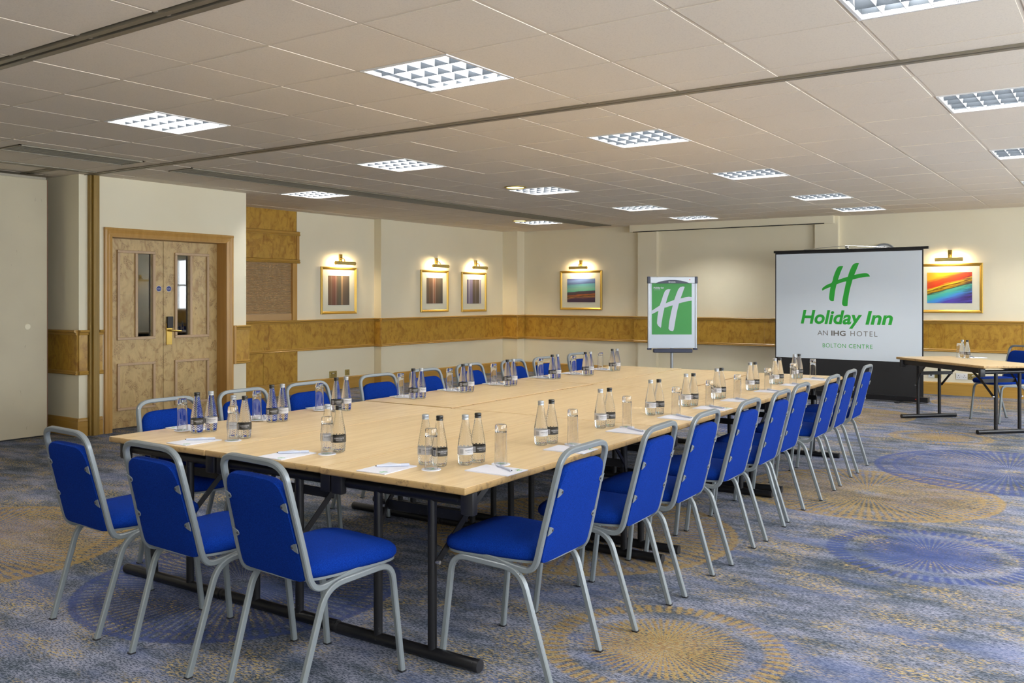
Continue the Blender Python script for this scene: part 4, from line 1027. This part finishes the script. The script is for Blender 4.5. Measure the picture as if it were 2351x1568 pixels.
# ------------------------------------------------------------------ flipchart
fc = thing('flipchart', 'silver flipchart easel with green hotel poster standing behind the long table', 'flipchart', (4.49,-2.50,0), 0.6049)
obj('board', bbox(-0.335,0.335,-0.014,0.006,0.69,1.69,0.003), plain('whiteboard', (0.66,0.74,0.84), 0.25), fc)
for s in (-1, 1): obj('side_rail', bbox(s*0.334-0.014, s*0.334+0.014, -0.022, 0.014, 0.68, 1.66, 0.006, 2), M['alu'], fc)
tr_ = obj('top_clamp', bbox(-0.318,0.318,-0.036,0.012,1.605,1.700,0.008,2), M['alu'], fc)
poly_mesh('clamp_badge', [(-0.25,1.604),(0.25,1.604),(0.20,1.625),(0.12,1.645),(0.04,1.655),(-0.04,1.655),(-0.12,1.645),(-0.20,1.625)], lambda u, v: (u, -0.0368, v), M['navy'], tr_)
tobj('badge_text', fit_text(text_mesh('Enova'), -0.055, 0.04, 1.616, 1.640, lambda u, w, q: (u, -0.0374, w)), M['alu'], tr_)
obj('red_mark', box(bm_new(), 0.235, 0.25, -0.0372, -0.036, 1.650, 1.662), M['red'], tr_)
for s in (-1, 1):
    obj('corner_cap', bbox(s*0.335-0.020, s*0.335+0.020, -0.040, 0.016, 1.605, 1.702, 0.006, 2), M['navy'], fc)
    obj('corner_cap', bbox(s*0.325-0.030, s*0.325+0.030, -0.030, 0.016, 0.665, 0.690, 0.006, 2), M['navy'], fc)
obj('pen_tray', bbox(-0.275,0.275,-0.075,0.0,0.628,0.682,0.010,2), M['navy'], fc)
b = bm_new(); cyl(b, (0,0.03,0.05), (0,0.03,1.2), 0.022, 14); obj('pole', b, M['alu'], fc, True)
b = bm_new()
for k in range(5):
    a = 2*PI*k/5+0.3; sweep(b, [(0,0.03,0.085), (0.36*math.cos(a), 0.03+0.36*math.sin(a), 0.062)], rsq(0.016, 0.005))
fb_ = obj('star_base', b, M['alu'], fc, True)
for k in range(5):
    a = 2*PI*k/5+0.3; b = bm_new(); cyl(b, (0.35*math.cos(a)-0.012, 0.03+0.35*math.sin(a), 0.026), (0.35*math.cos(a)+0.012, 0.03+0.35*math.sin(a), 0.026), 0.026, 14); obj('castor', b, M['rubber'], fb_, True)
# paper pad with poster: pixel-traced white H on green sheet
ph = [(472,335),(430,333),(395,345),(370,375),(345,440),(315,545),(285,632),(210,680),(150,722),(150,785),(205,757),(265,725),(250,830),(243,950),(258,985),(285,1014),(310,1033),(318,1020),(325,940),(345,800),(372,665),(390,666),(450,645),(518,625),(490,750),(460,920),(449,1045),(470,1080),(500,1092),(530,1094),(545,1060),(565,920),(590,760),(625,590),(700,570),(780,550),(855,540),(855,478),(800,470),(730,482),(652,502),(680,420),(722,290),(690,283),(640,297),(610,335),(580,410),(540,530),(470,555),(392,590),(420,490),(445,410)]
def pf(x, y):  # traced drawing units -> sheet coordinates, half-width 0.285
    u0 = 150+(y-785)*0.018; return ((x-u0)/705*0.563-0.290, 1.603-(y-232)/922*0.720)
ps_ = obj('poster_sheet', box(bm_new(), -0.290, 0.273, -0.0175, -0.0155, 0.883, 1.606), M['greenpaper'], fc)
pq = [(min(max(pf(x, y)[0], -0.290), 0.273), pf(x, y)[1]) for x, y in ph]
poly_mesh('white_logo', pq, lambda u, v: (u, -0.0182, v), M['poster_white'], ps_)
tobj('poster_text', fit_text(text_mesh('Holiday Inn', 1, 0.2, 0.03), -0.268, -0.122, 1.524, 1.558, lambda u, w, q: (u, -0.0182, w)), M['poster_white'], ps_)
tobj('poster_text', fit_text(text_mesh('AN IHG HOTEL'), -0.262, -0.170, 1.511, 1.519, lambda u, w, q: (u, -0.0182, w)), M['poster_white'], ps_)

# ------------------------------------------------------------------ projector screen
A = Vector((5.561,-1.275)); Bv = Vector((7.599,-1.372)); n_ = (Bv-A).normalized(); ang = math.atan2(n_.y, n_.x)
ps = thing('projector_screen', 'pull-up projector screen with black border showing the green hotel logo', 'screen', (A.x, A.y, 0), ang)
obj('floor_case', bbox(-0.06,2.085,-0.055,0.055,0.018,0.088,0.004), M['black'], ps)
for x in (0.12, 1.72): obj('case_foot', bbox(x-0.03,x+0.03,-0.15,0.15,0.0,0.018,0.004), M['rubber'], ps)
obj('red_badge', box(bm_new(), 1.93, 1.97, -0.0565, -0.054, 0.050, 0.062), M['red'], ps)
obj('fabric', box(bm_new(), 0.0, 2.02, -0.0015, 0.0015, 0.088, 2.072), M['blackcloth'], ps)
ws = obj('white_area', box(bm_new(), 0.014, 2.003, -0.0030, -0.0018, 0.540, 2.033), M['screen'], ps)
obj('top_bar', bbox(-0.02,2.085,-0.016,0.016,2.052,2.085,0.004), M['black'], ps)
b = bm_new(); cyl(b, (1.02,0.045,0.08), (1.02,0.045,2.12), 0.014, 10); obj('rear_mast', b, M['black'], ps, True)
obj('hook', bbox(1.0,1.045,-0.012,0.05,2.09,2.128,0.004), M['steel'], ps)
b = bm_new(); sweep(b, rounded([(0.42,0.0,2.088),(0.80,0.0,2.118),(1.0,0.0,2.124)], 0.1), circ(0.004, 6)); obj('handle_bail', b, M['steel'], ps, True)
b = bm_new(); sweep(b, rounded([(1.045,0.0,2.124),(1.22,0.0,2.112),(1.55,0.0,2.088)], 0.1), circ(0.004, 6)); obj('handle_bail', b, M['steel'], ps, True)
YS = -0.0036
def catmull(pts, sub=3, corner=50):
    out = []; n = len(pts); P = [Vector(p) for p in pts]
    for i in range(n):
        p0, p1, p2, p3 = P[i-1], P[i], P[(i+1) % n], P[(i+2) % n]
        def isc(a, b, c):
            u, v = (b-a), (c-b); return u.length > 1e-6 and v.length > 1e-6 and math.degrees(u.angle(v)) > corner
        m1 = (p2-p0)*0.5 if not isc(p0, p1, p2) else (p2-p1); m2 = (p3-p1)*0.5 if not isc(p1, p2, p3) else (p2-p1)
        L = (p2-p1).length; m1 = m1.normalized()*L; m2 = m2.normalized()*L
        for j in range(sub):
            t_ = j/sub; h = (2*t_**3-3*t_**2+1, t_**3-2*t_**2+t_, -2*t_**3+3*t_**2, t_**3-t_**2)
            out.append(tuple(p1*h[0]+m1*h[1]+p2*h[2]+m2*h[3]))
    return out
poly_mesh('logo_symbol', catmull(LOGO), lambda u, v: (u, YS, v), M['green'], ws)
def st_(name, body, x0, x1, z0, z1, m, **kw): tobj(name, fit_text(text_mesh(body, 1, **kw), x0, x1, z0, z1, lambda u, w, q: (u, YS, w)), m, ws)
st_('logo_text', 'Holiday', 0.377, 1.232, 0.972, 1.227, M['green'], shear=0.20, offset=0.030)
st_('logo_text', 'Inn', 1.275, 1.636, 1.033, 1.222, M['green'], shear=0.20, offset=0.030)
st_('hotel_text', 'AN', 0.617, 0.762, 0.873, 0.940, M['grey'], offset=-0.006)
st_('hotel_text', 'IHG', 0.811, 1.009, 0.870, 0.942, M['grey'], offset=0.022)
st_('hotel_text', 'HOTEL', 1.075, 1.435, 0.870, 0.942, M['grey'], offset=-0.006, spacing=1.25)
st_('place_text', 'BOLTON', 0.690, 1.012, 0.703, 0.760, M['green'], offset=-0.002, spacing=1.15)
st_('place_text', 'CENTRE', 1.052, 1.371, 0.703, 0.760, M['green'], offset=-0.002, spacing=1.15)
